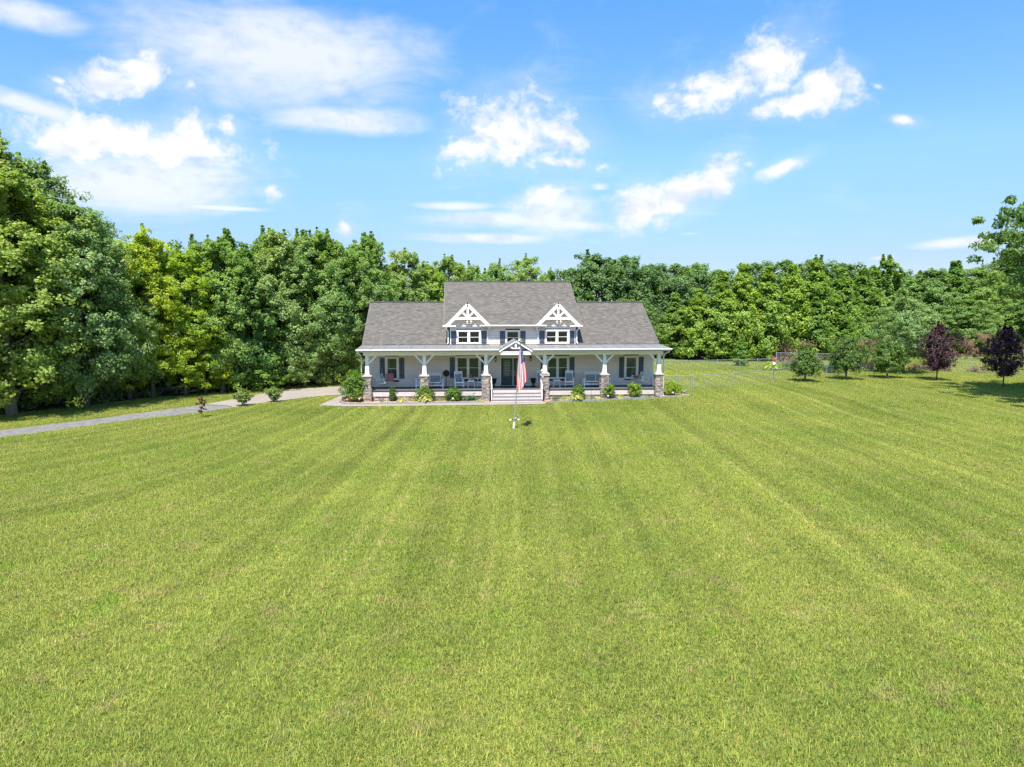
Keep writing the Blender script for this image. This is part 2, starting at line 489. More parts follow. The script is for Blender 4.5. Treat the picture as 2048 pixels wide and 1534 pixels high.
class MB:
    """collects simple shapes and links them as one mesh object"""
    def __init__(self):
        self.v = []
        self.f = []
        self.mi = []

    def add(self, vs, fs, mi=0):
        k = len(self.v)
        self.v += [tuple(q) for q in vs]
        self.f += [tuple(i + k for i in f) for f in fs]
        self.mi += [mi] * len(fs)
        return self

    def box(self, x0, x1, y0, y1, z0, z1, mi=0):
        vs = [(x0, y0, z0), (x1, y0, z0), (x1, y1, z0), (x0, y1, z0), (x0, y0, z1), (x1, y0, z1), (x1, y1, z1), (x0, y1, z1)]
        return self.add(vs, [(0, 3, 2, 1), (4, 5, 6, 7), (0, 1, 5, 4), (1, 2, 6, 5), (2, 3, 7, 6), (3, 0, 4, 7)], mi)

    def bar(self, p, q, wd, ht, side=None, mi=0):
        p, q = Vector(p), Vector(q)
        d = (q - p).normalized()
        s = Vector(side) if side else d.cross(Vector((0, 0, 1)))
        if s.length < 1e-4:
            s = Vector((1, 0, 0))
        s = (s - d * s.dot(d)).normalized()
        u = s.cross(d).normalized()
        vs = []
        for c in (p, q):
            for a, b in ((-1, -1), (1, -1), (1, 1), (-1, 1)):
                vs.append(c + s * a * wd / 2 + u * b * ht / 2)
        return self.add(vs, [(0, 1, 2, 3), (7, 6, 5, 4), (0, 4, 5, 1), (1, 5, 6, 2), (2, 6, 7, 3), (3, 7, 4, 0)], mi)

    def tube(self, pts, rad, n=8, cap=True, mi=0):
        pts = [Vector(p) for p in pts]
        if not hasattr(rad, '__len__'):
            rad = [rad] * len(pts)
        vs, fs = [], []
        ref = Vector((0.31, 0.95, 0.05)).normalized()
        for i, p in enumerate(pts):
            d = (pts[min(i + 1, len(pts) - 1)] - pts[max(i - 1, 0)]).normalized()
            a = d.cross(ref)
            if a.length < 0.1:
                a = d.cross(Vector((1, 0, 0)))
            a.normalize()
            b = d.cross(a)
            for k in range(n):
                t = 2 * math.pi * k / n
                vs.append(p + (a * math.cos(t) + b * math.sin(t)) * rad[i])
        for i in range(len(pts) - 1):
            for k in range(n):
                fs.append((i * n + k, i * n + (k + 1) % n, (i + 1) * n + (k + 1) % n, (i + 1) * n + k))
        if cap:
            fs.append(tuple(range(n))[::-1])
            fs.append(tuple(range((len(pts) - 1) * n, len(pts) * n)))
        return self.add(vs, fs, mi)

    def lathe(self, c, prof, n=12, mi=0):
        return self.tube([(c[0], c[1], c[2] + z) for r, z in prof], [max(r, 0.001) for r, z in prof], n, True, mi)

    def prism(self, poly, y0, y1, mi=0):
        """polygon in XZ pushed from y0 to y1"""
        n = len(poly)
        vs = [(x, y0, z) for x, z in poly] + [(x, y1, z) for x, z in poly]
        fs = [tuple(range(n)), tuple(range(2 * n - 1, n - 1, -1))]
        fs += [(i, n + i, n + (i + 1) % n, (i + 1) % n) for i in range(n)]
        return self.add(vs, fs, mi)

    def extr(self, poly, z0, z1, mi=0):
        """polygon in XY pushed from z0 to z1"""
        n = len(poly)
        vs = [(x, y, z0) for x, y in poly] + [(x, y, z1) for x, y in poly]
        fs = [tuple(range(n))[::-1], tuple(range(n, 2 * n))]
        fs += [(i, (i + 1) % n, n + (i + 1) % n, n + i) for i in range(n)]
        return self.add(vs, fs, mi)

    def ball(self, c, rx, ry=None, rz=None, n=10, mi=0):
        ry = ry or rx
        rz = rz or rx
        k = 6
        vs, fs = [], []
        for i in range(k + 1):
            a = -math.pi / 2 + math.pi * i / k
            for j in range(n):
                b = 2 * math.pi * j / n
                ca = max(math.cos(a), 0.02)
                vs.append((c[0] + rx * ca * math.cos(b), c[1] + ry * ca * math.sin(b), c[2] + rz * math.sin(a)))
        for i in range(k):
            for j in range(n):
                fs.append((i * n + j, i * n + (j + 1) % n, (i + 1) * n + (j + 1) % n, (i + 1) * n + j))
        return self.add(vs, fs, mi)

    def mesh(self, name, m, o=Vector((0, 0, 0)), smooth=False):
        me = bpy.data.meshes.new(name)
        me.from_pydata([(a - o[0], b - o[1], c - o[2]) for a, b, c in self.v], [], self.f)
        for q in (m if isinstance(m, (list, tuple)) else [m]):
            me.materials.append(q)
        me.polygons.foreach_set('material_index', self.mi)
        bm = bmesh.new()
        bm.from_mesh(me)
        bmesh.ops.recalc_face_normals(bm, faces=bm.faces)
        bm.to_mesh(me)
        bm.free()
        if smooth:
            me.polygons.foreach_set('use_smooth', [True] * len(me.polygons))
        me.update()
        return me

    def build(self, name, m, parent=None, smooth=False, kind=None, local=False):
        o = Vector((0, 0, 0)) if (local or parent is None) else org(parent)
        ob = bpy.data.objects.new(name, self.mesh(name, m, o, smooth))
        col.objects.link(ob)
        if parent is not None:
            ob.parent = parent
        if kind:
            ob['kind'] = kind
        return ob


def link(name, me, parent=None):
    o = bpy.data.objects.new(name, me)
    col.objects.link(o)
    if parent is not None:
        o.parent = parent
    return o


def copy_tree(o, parent=None):
    c = o.copy()
    col.objects.link(c)
    c.parent = parent
    for ch in list(o.children):
        copy_tree(ch, c)
    return c


def np_mesh(name, V, F, m, smooth=False):
    """mesh from numpy arrays, all faces with the same corner count"""
    me = bpy.data.meshes.new(name)
    k = F.shape[1]
    me.vertices.add(len(V))
    me.vertices.foreach_set('co', V.astype(np.float32).ravel())
    me.loops.add(F.size)
    me.loops.foreach_set('vertex_index', F.astype(np.int32).ravel())
    me.polygons.add(len(F))
    me.polygons.foreach_set('loop_start', np.arange(0, F.size, k, dtype=np.int32))
    me.update(calc_edges=True)
    if m is not None:
        me.materials.append(m)
    return me


def ss(a, b, t):
    t = np.clip((t - a) / (b - a), 0, 1)
    return t * t * (3 - 2 * t)


def gz(x, y):
    x = np.asarray(x, float)
    y = np.asarray(y, float)
    return 0.12 * ss(42, 48, y) + 0.13 * ss(9, 16, x) * ss(42, 50, y)


def gzf(x, y):
    return float(gz(x, y))
# ------------------------------------------------------------------ the ground and what is laid on it
def sheet(name, poly, dz, m, step=1.0, kind='structure'):
    """a thin sheet following the ground, given by its outline"""
    bm = bmesh.new()
    vs = [bm.verts.new((x, y, 0)) for x, y in poly]
    bm.faces.new(vs)
    xs = [p[0] for p in poly]
    ys = [p[1] for p in poly]
    for ax, lo, hi in ((0, min(xs), max(xs)), (1, min(ys), max(ys))):
        t = lo + step
        while t < hi:
            nn = (1, 0, 0) if ax == 0 else (0, 1, 0)
            co = (t, 0, 0) if ax == 0 else (0, t, 0)
            bmesh.ops.bisect_plane(bm, geom=bm.verts[:] + bm.edges[:] + bm.faces[:], plane_co=co, plane_no=nn)
            t += step
    for v in bm.verts:
        v.co.z = gzf(v.co.x, v.co.y) + dz
    bmesh.ops.recalc_face_normals(bm, faces=bm.faces)
    me = bpy.data.meshes.new(name)
    bm.to_mesh(me)
    bm.free()
    if me.polygons[0].normal.z < 0:
        me.flip_normals()
    me.materials.append(m)
    o = link(name, me)
    return tag(o, kind=kind)


gx = np.concatenate([[-900, -400, -200, -120], np.arange(-80, 121, 2.0), [160, 260, 500, 900]])
gy = np.concatenate([[-60, -20], np.arange(0, 130, 2.0), [140, 170, 220, 300, 500, 1200]])
XX, YY = np.meshgrid(gx, gy)
VV = np.stack([XX.ravel(), YY.ravel(), gz(XX, YY).ravel()], 1)
nx = len(gx)
FF = np.array([[j * nx + i, j * nx + i + 1, (j + 1) * nx + i + 1, (j + 1) * nx + i] for j in range(len(gy) - 1) for i in range(nx - 1)])
ground = link('ground', np_mesh('ground', VV, FF, turf, True))
tag(ground, kind='structure')

GRAVEL = [(-27.3, 37.6), (-36.5, 26.5), (-34.5, 24.2), (-25.5, 35.05), (-23.41, 37.13), (-19.72, 42.3), (-16.49, 45.13), (-14.82, 46.9), (-15.5, 47.7), (-17.21, 48.4), (-18.7, 46.6), (-20.9, 44.15), (-24.76, 39.6)]
CONCRETE = [(-15.5, 47.72), (-14.80, 46.93), (-13.2, 49.3), (-11.52, 51.37), (-10.2, 52.6), (-8.66, 53.4), (-6.9, 54.2), (-6.9, 60.2), (-9.14, 59.6), (-13.23, 57.65), (-14.6, 55.6), (-15.6, 52.6), (-17.2, 48.42)]
WALK = [(-9.4, 47.35), (-7.57, 46.72), (-2.3, 46.72), (5.75, 46.85), (6.05, 47.55), (5.85, 48.5), (2.2, 48.5), (1.6, 47.95), (-2.34, 47.7), (-7.3, 47.62), (-7.95, 48.0), (-8.35, 49.0), (-8.1, 52.0), (-8.0, 53.6), (-8.68, 53.39), (-8.9, 52.3)]
BED = [(-7.25, 47.66), (-2.34, 47.74), (1.58, 47.99), (2.15, 48.5), (2.2, 48.99), (-6.0, 48.99), (-6.6, 49.3), (-6.75, 51.5), (-7.98, 51.6), (-8.25, 49.3), (-7.9, 48.1)]
BED_R = [(6.1, 47.65), (9.87, 48.3), (13.2, 48.75), (16.64, 49.38), (17.0, 50.1), (16.2, 51.0), (14.7, 51.2), (14.6, 48.99), (5.88, 48.99), (5.9, 48.45)]
sheet('gravel_driveway', GRAVEL, 0.012, gravel_m)
sheet('concrete_driveway', CONCRETE, 0.03, conc)
sheet('walkway', WALK, 0.035, conc)
sheet('garden_bed', BED, 0.045, mulch_m, 0.5)
tag(sheet('garden_bed', BED_R, 0.045, mulch_m, 0.5), kind='structure')
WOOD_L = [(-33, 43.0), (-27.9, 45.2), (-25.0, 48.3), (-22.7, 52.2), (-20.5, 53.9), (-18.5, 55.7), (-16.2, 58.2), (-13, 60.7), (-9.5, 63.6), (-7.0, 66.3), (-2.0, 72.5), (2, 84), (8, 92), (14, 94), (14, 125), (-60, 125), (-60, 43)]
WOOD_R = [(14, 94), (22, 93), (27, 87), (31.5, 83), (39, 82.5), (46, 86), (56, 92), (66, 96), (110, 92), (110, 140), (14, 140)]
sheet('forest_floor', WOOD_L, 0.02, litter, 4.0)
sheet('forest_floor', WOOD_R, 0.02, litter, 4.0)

# edging along the beds, block after block
def edging(name, pts, label):
    root = thing(name, (pts[0][0], pts[0][1], gzf(*pts[0])), label, 'garden edging', 'concrete edging round the front beds')
    run = []
    for (a, b) in zip(pts[:-1], pts[1:]):
        L = math.dist(a, b)
        n = max(1, round(L / 0.4))
        for i in range(n):
            run.append((a[0] + (b[0] - a[0]) * i / n, a[1] + (b[1] - a[1]) * i / n, a[0] + (b[0] - a[0]) * (i + 1) / n, a[1] + (b[1] - a[1]) * (i + 1) / n))
    for x0, y0, x1, y1 in run:
        h = 0.13 + random.uniform(-0.01, 0.012)
        z = gzf((x0 + x1) / 2, (y0 + y1) / 2)
        d = Vector((x1 - x0, y1 - y0, 0)).normalized() * 0.008
        MB().bar((x0 + d.x, y0 + d.y, z + h / 2), (x1 - d.x, y1 - d.y, z + h / 2), 0.11, h, (-d.y, d.x, 0)).build('edging_block', edge_m, root)
    return root


edging('bed_edging', [(-8.05, 51.6), (-8.3, 49.3), (-7.95, 48.1), (-7.3, 47.64), (-2.34, 47.72), (1.58, 47.97)], 'grey concrete block edging curving round the bed left of the steps')
edging('bed_edging', [(6.12, 47.62), (9.87, 48.27), (13.2, 48.72), (16.64, 49.35), (17.0, 50.1)], 'grey concrete block edging of the bed right of the steps')

# ------------------------------------------------------------------ the house
HX = 3.97
house = thing('house', (HX, 51.4, 0.12), 'grey sided farmhouse with a full width white porch and two gabled dormers', 'house')
FL = 0.92                       # porch floor level
WY = 51.4                       # front wall plane
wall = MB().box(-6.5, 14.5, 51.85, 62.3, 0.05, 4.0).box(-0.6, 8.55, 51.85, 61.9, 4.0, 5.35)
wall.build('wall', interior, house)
side = MB()
for x0, x1 in ((-6.54, -6.50), (14.50, 14.54)):
    side.box(x0, x1, 51.42, 62.34, 0.05, 3.72)
    vs = [(x, y, z) for x in (x0, x1) for y, z in ((51.46, 3.725), (62.2, 3.70), (56.75, 6.85))]
    side.add(vs, [(0, 1, 2), (5, 4, 3), (0, 3, 4, 1), (1, 4, 5, 2), (2, 5, 3, 0)])
for x0, x1 in ((-0.64, -0.60), (8.55, 8.59)):
    side.box(x0, x1, 51.42, 62.0, 4.0, 5.35)
    vs = [(x, y, z) for x in (x0, x1) for y, z in ((51.42, 5.36), (62.1, 5.36), (56.75, 8.6))]
    side.add(vs, [(0, 1, 2), (5, 4, 3), (0, 3, 4, 1), (1, 4, 5, 2), (2, 5, 3, 0)])
side.box(-6.5, 14.5, 62.305, 62.34, 0.05, 4.0)
side.box(-0.6, 8.55, 61.905, 61.94, 4.0, 5.35)
side.build('side_wall', siding_m, house)
front = MB().box(-6.54, 14.54, 51.44, 51.46, 0.3, 0.31).build('wall', siding_m, house)

WIN = []      # x0, x1, z0, z1 outer trim


def siding(x0f, x1f, z0, z1, rows, holes):
    h = (z1 - z0) / rows
    for i in range(rows):
        a, b = z0 + i * h, z0 + (i + 1) * h
        segs = [(x0f((a + b) / 2), x1f((a + b) / 2))]
        for hx0, hx1, hz0, hz1 in holes:
            if hz0 < b - 0.01 and hz1 > a + 0.01:
                ns = []
                for s0, s1 in segs:
                    if hx1 <= s0 or hx0 >= s1:
                        ns.append((s0, s1))
                    else:
                        if hx0 > s0:
                            ns.append((s0, hx0))
                        if hx1 < s1:
                            ns.append((hx1, s1))
                segs = ns
        for s0, s1 in segs:
            if s1 - s0 < 0.02:
                continue
            m = MB()
            vs = []
            for x in (s0, s1):
                vs += [(x, WY + 0.03, a), (x, WY - 0.012, a), (x, WY + 0.024, b - 0.009), (x, WY + 0.03, b - 0.009)]
            m.add(vs, [(0, 1, 2, 3), (7, 6, 5, 4), (0, 4, 5, 1), (1, 5, 6, 2), (2, 6, 7, 3), (3, 7, 4, 0)])
            m.build('siding_board', siding_m, front)


LOW = [(-5.37, -4.39, 1.41, 3.14), (-0.28, 1.58, 1.44, 3.15), (6.42, 8.15, 1.40, 3.12), (12.31, 13.37, 1.37, 3.12), (3.0, 4.94, 0.92, 3.06)]
UP = [(-0.17, 1.61, 4.02, 5.05), (3.41, 4.48, 3.94, 5.04), (6.33, 8.13, 4.03, 5.06)]
siding(lambda z: -6.42, lambda z: 14.42, FL, 3.62, 15, LOW)
siding(lambda z: -0.54, lambda z: 8.50, 4.0, 5.3, 8, UP)
for cx in (0.65, 7.25):
    siding(lambda z: cx - (6.93 - z) * 0.96, lambda z: cx + (6.93 - z) * 0.96, 5.3, 6.75, 9, [])
cb = [(-6.545, -6.42, FL, 3.62), (14.42, 14.545, FL, 3.62), (-0.645, -0.54, 4.0, 5.3), (8.50, 8.595, 4.0, 5.3)]
for x0, x1, z0, z1 in cb:
    MB().box(x0, x1, WY - 0.025, WY + 0.05, z0, z1).build('corner_board', white, house)


def window(x0, x1, z0, z1, n, blinds, sill_drop=0.0):
    """trim boards, sashes, panes and blinds, n units side by side"""
    t = 0.14 if z1 < 4 else 0.11
    f = MB()
    y0, y1 = WY - 0.035, WY + 0.04
    f.box(x0, x0 + t, y0, y1, z0 + t, z1 - t)
    f.box(x1 - t, x1, y0, y1, z0 + t, z1 - t)
    f.box(x0 - 0.02, x1 + 0.02, y0 - 0.012, y1, z1 - t, z1)
    f.box(x0 - 0.02, x1 + 0.02, y0 - 0.03, y1, z0, z0 + t * 0.75)
    iw = x1 - x0 - 2 * t
    mw = 0.13
    uw = (iw - mw * (n - 1)) / n
    fr = None
    for i in range(1, n):
        xm = x0 + t + i * uw + (i - 1) * mw
        f.box(xm, xm + mw, y0, y1, z0 + t * 0.75, z1 - t)
    win = f.build('window', white, house)
    for i in range(n):
        a = x0 + t + i * (uw + mw)
        b = a + uw
        za, zb = z0 + t * 0.75, z1 - t
        zm = (za + zb) / 2
        s = MB()
        e = 0.035
        for p0, p1, yy in ((za, zm + 0.02, 0.03), (zm - 0.02, zb, 0.012)):
            s.box(a, a + e, WY + yy, WY + yy + 0.03, p0, p1)
            s.box(b - e, b, WY + yy, WY + yy + 0.03, p0, p1)
            s.box(a + e, b - e, WY + yy, WY + yy + 0.03, p0, p0 + e)
            s.box(a + e, b - e, WY + yy, WY + yy + 0.03, p1 - e, p1)
        s.build('sash', white, win)
        MB().box(a + e, b - e, WY + 0.042, WY + 0.046, za + e, zm - 0.015).build('pane', glass, win)
        MB().box(a + e, b - e, WY + 0.024, WY + 0.028, zm + 0.015, zb - e).build('pane', glass, win)
        if blinds:
            k = MB()
            z = zb - 0.04
            while z > za + 0.05:
                k.bar((a + 0.02, WY + 0.095, z), (b - 0.02, WY + 0.095, z), 0.052, 0.004, (0, 0.5, 0.85))
                z -= 0.062
            k.box((a + b) / 2 - 0.006, (a + b) / 2 + 0.006, WY + 0.055, WY + 0.058, za, zb)
            k.build('blinds', blind_m, win)
        else:
            MB().bar((a + 0.02, WY + 0.12, zb - 0.1), (b - 0.02, WY + 0.12, zb - 0.1), 0.05, 0.1).build('blinds', sling, win)
    return win


def shutter(x0, x1, z0, z1):
    s = MB()
    y1 = WY - 0.006
    y0 = y1 - 0.03
    wd = (x1 - x0)
    for i in range(3):
        a = x0 + wd * i / 3
        s.box(a + 0.006, a + wd / 3 - 0.006, y0, y1, z0, z1)
    for zz in (z0 + (z1 - z0) * 0.16, z0 + (z1 - z0) * 0.84):
        s.box(x0, x1, y0 - 0.02, y0 - 0.002, zz - 0.05, zz + 0.05)
    return s.build('shutter', slate, house)


for k, (x0, x1, z0, z1) in enumerate(LOW[:4]):
    window(x0, x1, z0, z1, (1, 2, 2, 1)[k], True)
    shutter(x0 - 0.40, x0 - 0.03, z0 + 0.10, z1 - 0.11)
    shutter(x1 + 0.03, x1 + 0.40, z0 + 0.10, z1 - 0.11)
for k, (x0, x1, z0, z1) in enumerate(UP):
    window(x0, x1, z0, z1, (2, 1, 2)[k], False)
    shutter(x0 - 0.41, x0 - 0.03, 4.03, 4.98)
    shutter(x1 + 0.03, x1 + 0.41, 4.03, 4.98)

# double front door
fr = MB().box(3.0, 3.08, WY - 0.04, WY + 0.05, FL + 0.02, 3.06).box(4.86, 4.94, WY - 0.04, WY + 0.05, FL + 0.02, 3.06)
fr.box(3.08, 4.86, WY - 0.04, WY + 0.05, 2.97, 3.06).box(3.945, 3.995, WY - 0.02, WY + 0.05, FL + 0.04, 2.97)
fr.build('door_frame', white, house)
MB().box(3.08, 4.86, WY - 0.08, WY + 0.05, FL + 0.003, FL + 0.035).build('door_sill', steel, house)
for a, b, hx in ((3.085, 3.94, 3.85), (4.0, 4.855, 4.09)):
    d = MB()
    y0, y1 = WY + 0.005, WY + 0.045
    gx0, gx1, gz0, gz1 = a + 0.17, b - 0.17, 1.62, 2.84
    d.box(a, gx0, y0, y1, FL + 0.04, 2.965).box(gx1, b, y0, y1, FL + 0.04, 2.965)
    d.box(gx0, gx1, y0, y1, FL + 0.04, gz0).box(gx0, gx1, y0, y1, gz1, 2.965)
    for q0, q1 in ((FL + 0.16, 1.24), (1.30, 1.52)):
        d.box(gx0, gx1, y0 - 0.008, y0 - 0.001, q0, q1)
    for e in (0, 1):
        d.box((gx0 - 0.03, gx1)[e], (gx0, gx1 + 0.03)[e], y0 - 0.012, y0 - 0.001, gz0 - 0.03, gz1 + 0.03)
    dd = d.build('door', door_m, house)
    MB().box(gx0, gx1, WY + 0.02, WY + 0.03, gz0, gz1).build('pane', glass, dd)
    lead = MB()
    for q in range(1, 4):
        xx = gx0 + (gx1 - gx0) * q / 4
        lead.box(xx - 0.006, xx + 0.006, WY + 0.014, WY + 0.019, gz0, gz1)
    for q in range(1, 6):
        zz = gz0 + (gz1 - gz0) * q / 6
        lead.box(gx0, gx1, WY + 0.012, WY + 0.0135, zz - 0.006, zz + 0.006)
    lead.box(gx0, gx1, WY + 0.06, WY + 0.062, gz0, gz1, 0)
    lead.build('leaded_glazing', blind_m, dd)
    MB().tube([(hx, WY - 0.03, 1.75), (hx, WY - 0.05, 1.85), (hx, WY - 0.05, 2.0), (hx, WY - 0.03, 2.08)], 0.014, 6).ball((hx, WY - 0.03, 1.70), 0.03).build('handle', steel, dd)
MB().box(5.02, 5.08, WY - 0.03, WY - 0.006, 1.98, 2.12).build('doorbell', glow_w, house)
for x in (2.67, 5.26):
    q = MB().box(x - 0.05, x + 0.05, WY - 0.02, WY - 0.004, 2.88, 3.08)
    q.tube([(x, WY - 0.02, 3.05), (x, WY - 0.10, 3.14), (x, WY - 0.17, 3.10)], 0.012, 6)
    q.lathe((x, WY - 0.17, 2.78), [(0.01, -0.10), (0.03, -0.04), (0.06, 0.0), (0.065, 0.02)], 6)
    for k in range(6):
        a = k * math.pi / 3
        q.bar((x + 0.06 * math.cos(a), WY - 0.17 + 0.06 * math.sin(a), 2.79), (x + 0.085 * math.cos(a), WY - 0.17 + 0.085 * math.sin(a), 3.0), 0.012, 0.012)
    q.lathe((x, WY - 0.17, 3.0), [(0.10, 0.0), (0.095, 0.02), (0.04, 0.10), (0.015, 0.16)], 6)
    la = q.build('wall_lantern', black_m, house)
    MB().lathe((x, WY - 0.17, 2.81), [(0.05, 0), (0.07, 0.17)], 6).build('lantern_glass', glow_w, la)

# porch: foundation, floor, steps
fd = MB().box(-6.02, 2.15, 49.08, 51.4, 0.05, 0.5).box(5.85, 14.0, 49.08, 51.4, 0.05, 0.5).box(2.15, 5.85, 49.1, 51.4, 0.05, 0.5)
fd = fd.build('foundation', edge_m, house)


def ledge(name, parent, faces, kind='stuff'):
    """rough ledge stones: faces = (corner, along vector, outward vector, length, z0, z1)"""
    m = MB()
    for c, d, o, L, z0, z1 in faces:
        c, d, o = Vector(c), Vector(d), Vector(o)
        z = z0
        while z < z1 - 0.02:
            h = min(random.uniform(0.07, 0.15), z1 - z)
            if z1 - z - h < 0.05:
                h = z1 - z
            x = random.uniform(-0.2, 0)
            while x < L:
                wd = random.uniform(0.16, 0.42)
                a, b = max(x, 0), min(x + wd, L)
                x += wd
                if b - a < 0.03:
                    continue
                pr = random.uniform(0.012, 0.05)
                g = 0.007
                vs = []
                for (s, t, q) in ((a + g, z + g, 0), (b - g, z + g, 0), (b - g, z + h - g, 0), (a + g, z + h - g, 0),
                                  (a + g + 0.012, z + g + 0.012, pr), (b - g - 0.012, z + g + 0.012, pr * random.uniform(0.7, 1.1)),
                                  (b - g - 0.012, z + h - g - 0.01, pr * random.uniform(0.7, 1.1)), (a + g + 0.012, z + h - g - 0.01, pr)):
                    v = c + d * s + o * q
                    vs.append((v.x, v.y, t))
                m.add(vs, [(4, 5, 6, 7), (0, 1, 5, 4), (1, 2, 6, 5), (2, 3, 7, 6), (3, 0, 4, 7)])
            z += h
    return m.build(name, stone_m, parent, kind=kind)


ledge('ledge_stones', fd, [((-6.02, 49.08, 0), (1, 0, 0), (0, -1, 0), 8.17, 0.1, 0.5), ((5.85, 49.08, 0), (1, 0, 0), (0, -1, 0), 8.15, 0.1, 0.5)])
for x0, x1 in ((-6.05, 2.2), (5.8, 14.0)):
    for z0, z1 in ((0.5, 0.655), (0.66, 0.815)):
        MB().box(x0, x1, 49.0, 49.07, z0, z1).build('skirt_board', skirt_m, house)
# floor boards run out to the front edge
fx = -6.2
pf = MB().box(-6.2, 14.2, 49.0, 51.4, 0.816, FL - 0.03).build('porch_floor', floor_m, house)
i = 0
while fx < 14.2 - 0.01:
    wd = min(0.68, 14.2 - fx)
    MB().box(fx + 0.004, fx + wd - 0.004, 48.95, 51.38, FL - 0.028, FL).build('floor_board', floor_m, pf)
    fx += wd
st = MB().box(2.25, 5.78, 48.4, 49.0, 0.1, 0.2).build('steps', skirt_m, house)
for k in range(4):
    y = 48.15 + 0.23 * k
    z = 0.1 + 0.205 * (k + 1)
    MB().box(2.25, 5.78, y, 49.0, z - 0.205, z - 0.04).build('riser', skirt_m, st)
    if k < 3:
        MB().box(2.22, 5.81, y - 0.03, y + 0.26, z - 0.037, z).build('tread', tread_m, st)

# columns
for k, x in enumerate((-6.36, -2.42, 1.87, 6.02, 10.30, 14.24)):
    b = MB()
    y0, y1 = 48.72, 49.34
    hw = 0.262
    b.box(x - hw, x + hw, y0, y1, 0.02, 1.90)
    pier = b.build('stone_pier', edge_m, house)
    ledge('ledge_stones', pier, [((x - hw, y0, 0), (1, 0, 0), (0, -1, 0), 2 * hw, 0.1, 1.9), ((x - hw, y1, 0), (0, -1, 0), (-1, 0, 0), y1 - y0, 0.1, 1.9),
                           ((x + hw, y0, 0), (0, 1, 0), (1, 0, 0), y1 - y0, 0.1, 1.9), ((x + hw, y1, 0), (-1, 0, 0), (0, 1, 0), 2 * hw, 0.1, 1.9)])
    MB().box(x - 0.325, x + 0.325, y0 - 0.06, y1 + 0.06, 1.905, 1.982).build('pier_cap', cap_m, pier)
    p = MB()
    yc = 49.03
    vs = []
    for z, r in ((1.99, 0.155), (2.02, 0.15), (2.75, 0.118), (3.36, 0.112)):
        vs += [(x - r, yc - r, z), (x + r, yc - r, z), (x + r, yc + r, z), (x - r, yc + r, z)]
    fs = [(0, 3, 2, 1), (12, 13, 14, 15)]
    for lv in range(3):
        for s in range(4):
            fs.append((lv * 4 + s, lv * 4 + (s + 1) % 4, lv * 4 + 4 + (s + 1) % 4, lv * 4 + 4 + s))
    p.add(vs, fs)
    p.box(x - 0.185, x + 0.185, yc - 0.185, yc + 0.185, 1.986, 2.05)
    post = p.build('porch_post', white, house)
    for sgn in (-1, 1):
        if (k == 0 and sgn < 0) or (k == 5 and sgn > 0):
            continue
        MB().bar((x + sgn * 0.11, yc, 2.80), (x + sgn * 0.68, yc, 3.40), 0.10, 0.11, (0, 1, 0)).build('brace', white, post)

# beam, ceiling, soffit, porch roof
MB().box(-6.62, 14.52, 48.92, 49.16, 3.36, 3.64).build('porch_beam', white, house)
MB().box(-6.9, 14.85, 48.42, 48.915, 3.62, 3.645).box(-6.9, 14.85, 49.165, 51.38, 3.62, 3.645).build('porch_ceiling', ceil_m, house)
MB().box(-6.98, 14.94, 48.44, 48.47, 3.65, 3.80).build('fascia', white, house)
n = 24
x0, x1 = -7.02, 14.98
pr = MB()
vs = [(x, y, z) for x in (x0 + 0.02, x1 - 0.02) for y, z in ((48.44, 3.79), (51.44, 3.93), (51.44, 3.66), (48.44, 3.66))]
pr.add(vs, [(0, 1, 2, 3), (7, 6, 5, 4), (0, 4, 5, 1), (1, 5, 6, 2), (2, 6, 7, 3), (3, 7, 4, 0)])
proof = pr.build('porch_roof', white, house)
for i in range(n):
    a = x0 + (x1 - x0) * i / n
    b = x0 + (x1 - x0) * (i + 1) / n
    p = MB()
    zj = random.uniform(0, 0.004)
    prof = [(a, 0.0), (a + 0.012, 0.03), (a + 0.03, 0.0), (a + (b - a) * 0.34, 0.0), (a + (b - a) * 0.34 + 0.02, 0.014), (a + (b - a) * 0.34 + 0.04, 0.0),
            (a + (b - a) * 0.67, 0.0), (a + (b - a) * 0.67 + 0.02, 0.014), (a + (b - a) * 0.67 + 0.04, 0.0), (b, 0.0)]
    vs = [(x, 48.38, 3.805 + z + zj) for x, z in prof] + [(x, 51.43, 3.96 + z + zj) for x, z in prof] + [(x, 48.38, 3.795 + z * 0) for x, z in prof]
    nn = len(prof)
    fs = [(q, q + 1, nn + q + 1, nn + q) for q in range(nn - 1)] + [(q, 2 * nn + q, 2 * nn + q + 1, q + 1) for q in range(nn - 1)]
    p.add(vs, fs).build('metal_panel', metal_roof, proof)


def gutter(xa, xb, y, z, name='gutter'):
    g = MB()
    prof = [(0.0, 0.0), (-0.08, 0.0), (-0.12, 0.05), (-0.125, 0.11), (-0.11, 0.12), (-0.10, 0.11), (-0.10, 0.06), (-0.07, 0.02), (-0.01, 0.02), (-0.01, 0.11), (0.0, 0.11)]
    k = len(prof)
    vs = [(xa, y + a, z + b) for a, b in prof] + [(xb, y + a, z + b) for a, b in prof]
    fs = [(q, (q + 1) % k, k + (q + 1) % k, k + q) for q in range(k)] + [tuple(range(k)), tuple(range(2 * k - 1, k - 1, -1))]
    return g.add(vs, fs).build(name, white, house)


gutter(-7.04, 2.75, 48.435, 3.69)
gutter(5.1, 14.99, 48.435, 3.69)
for x, s in ((-6.93, 1), (14.83, -1)):
    MB().tube([(x, 48.42, 3.70), (x, 48.5, 3.56), (x + s * 0.1, 49.1, 3.42), (x + s * 0.12, 49.42, 3.2), (x + s * 0.12, 49.42, 0.35), (x + s * 0.05, 49.3, 0.22)], 0.045, 4).build('downspout', white, house)

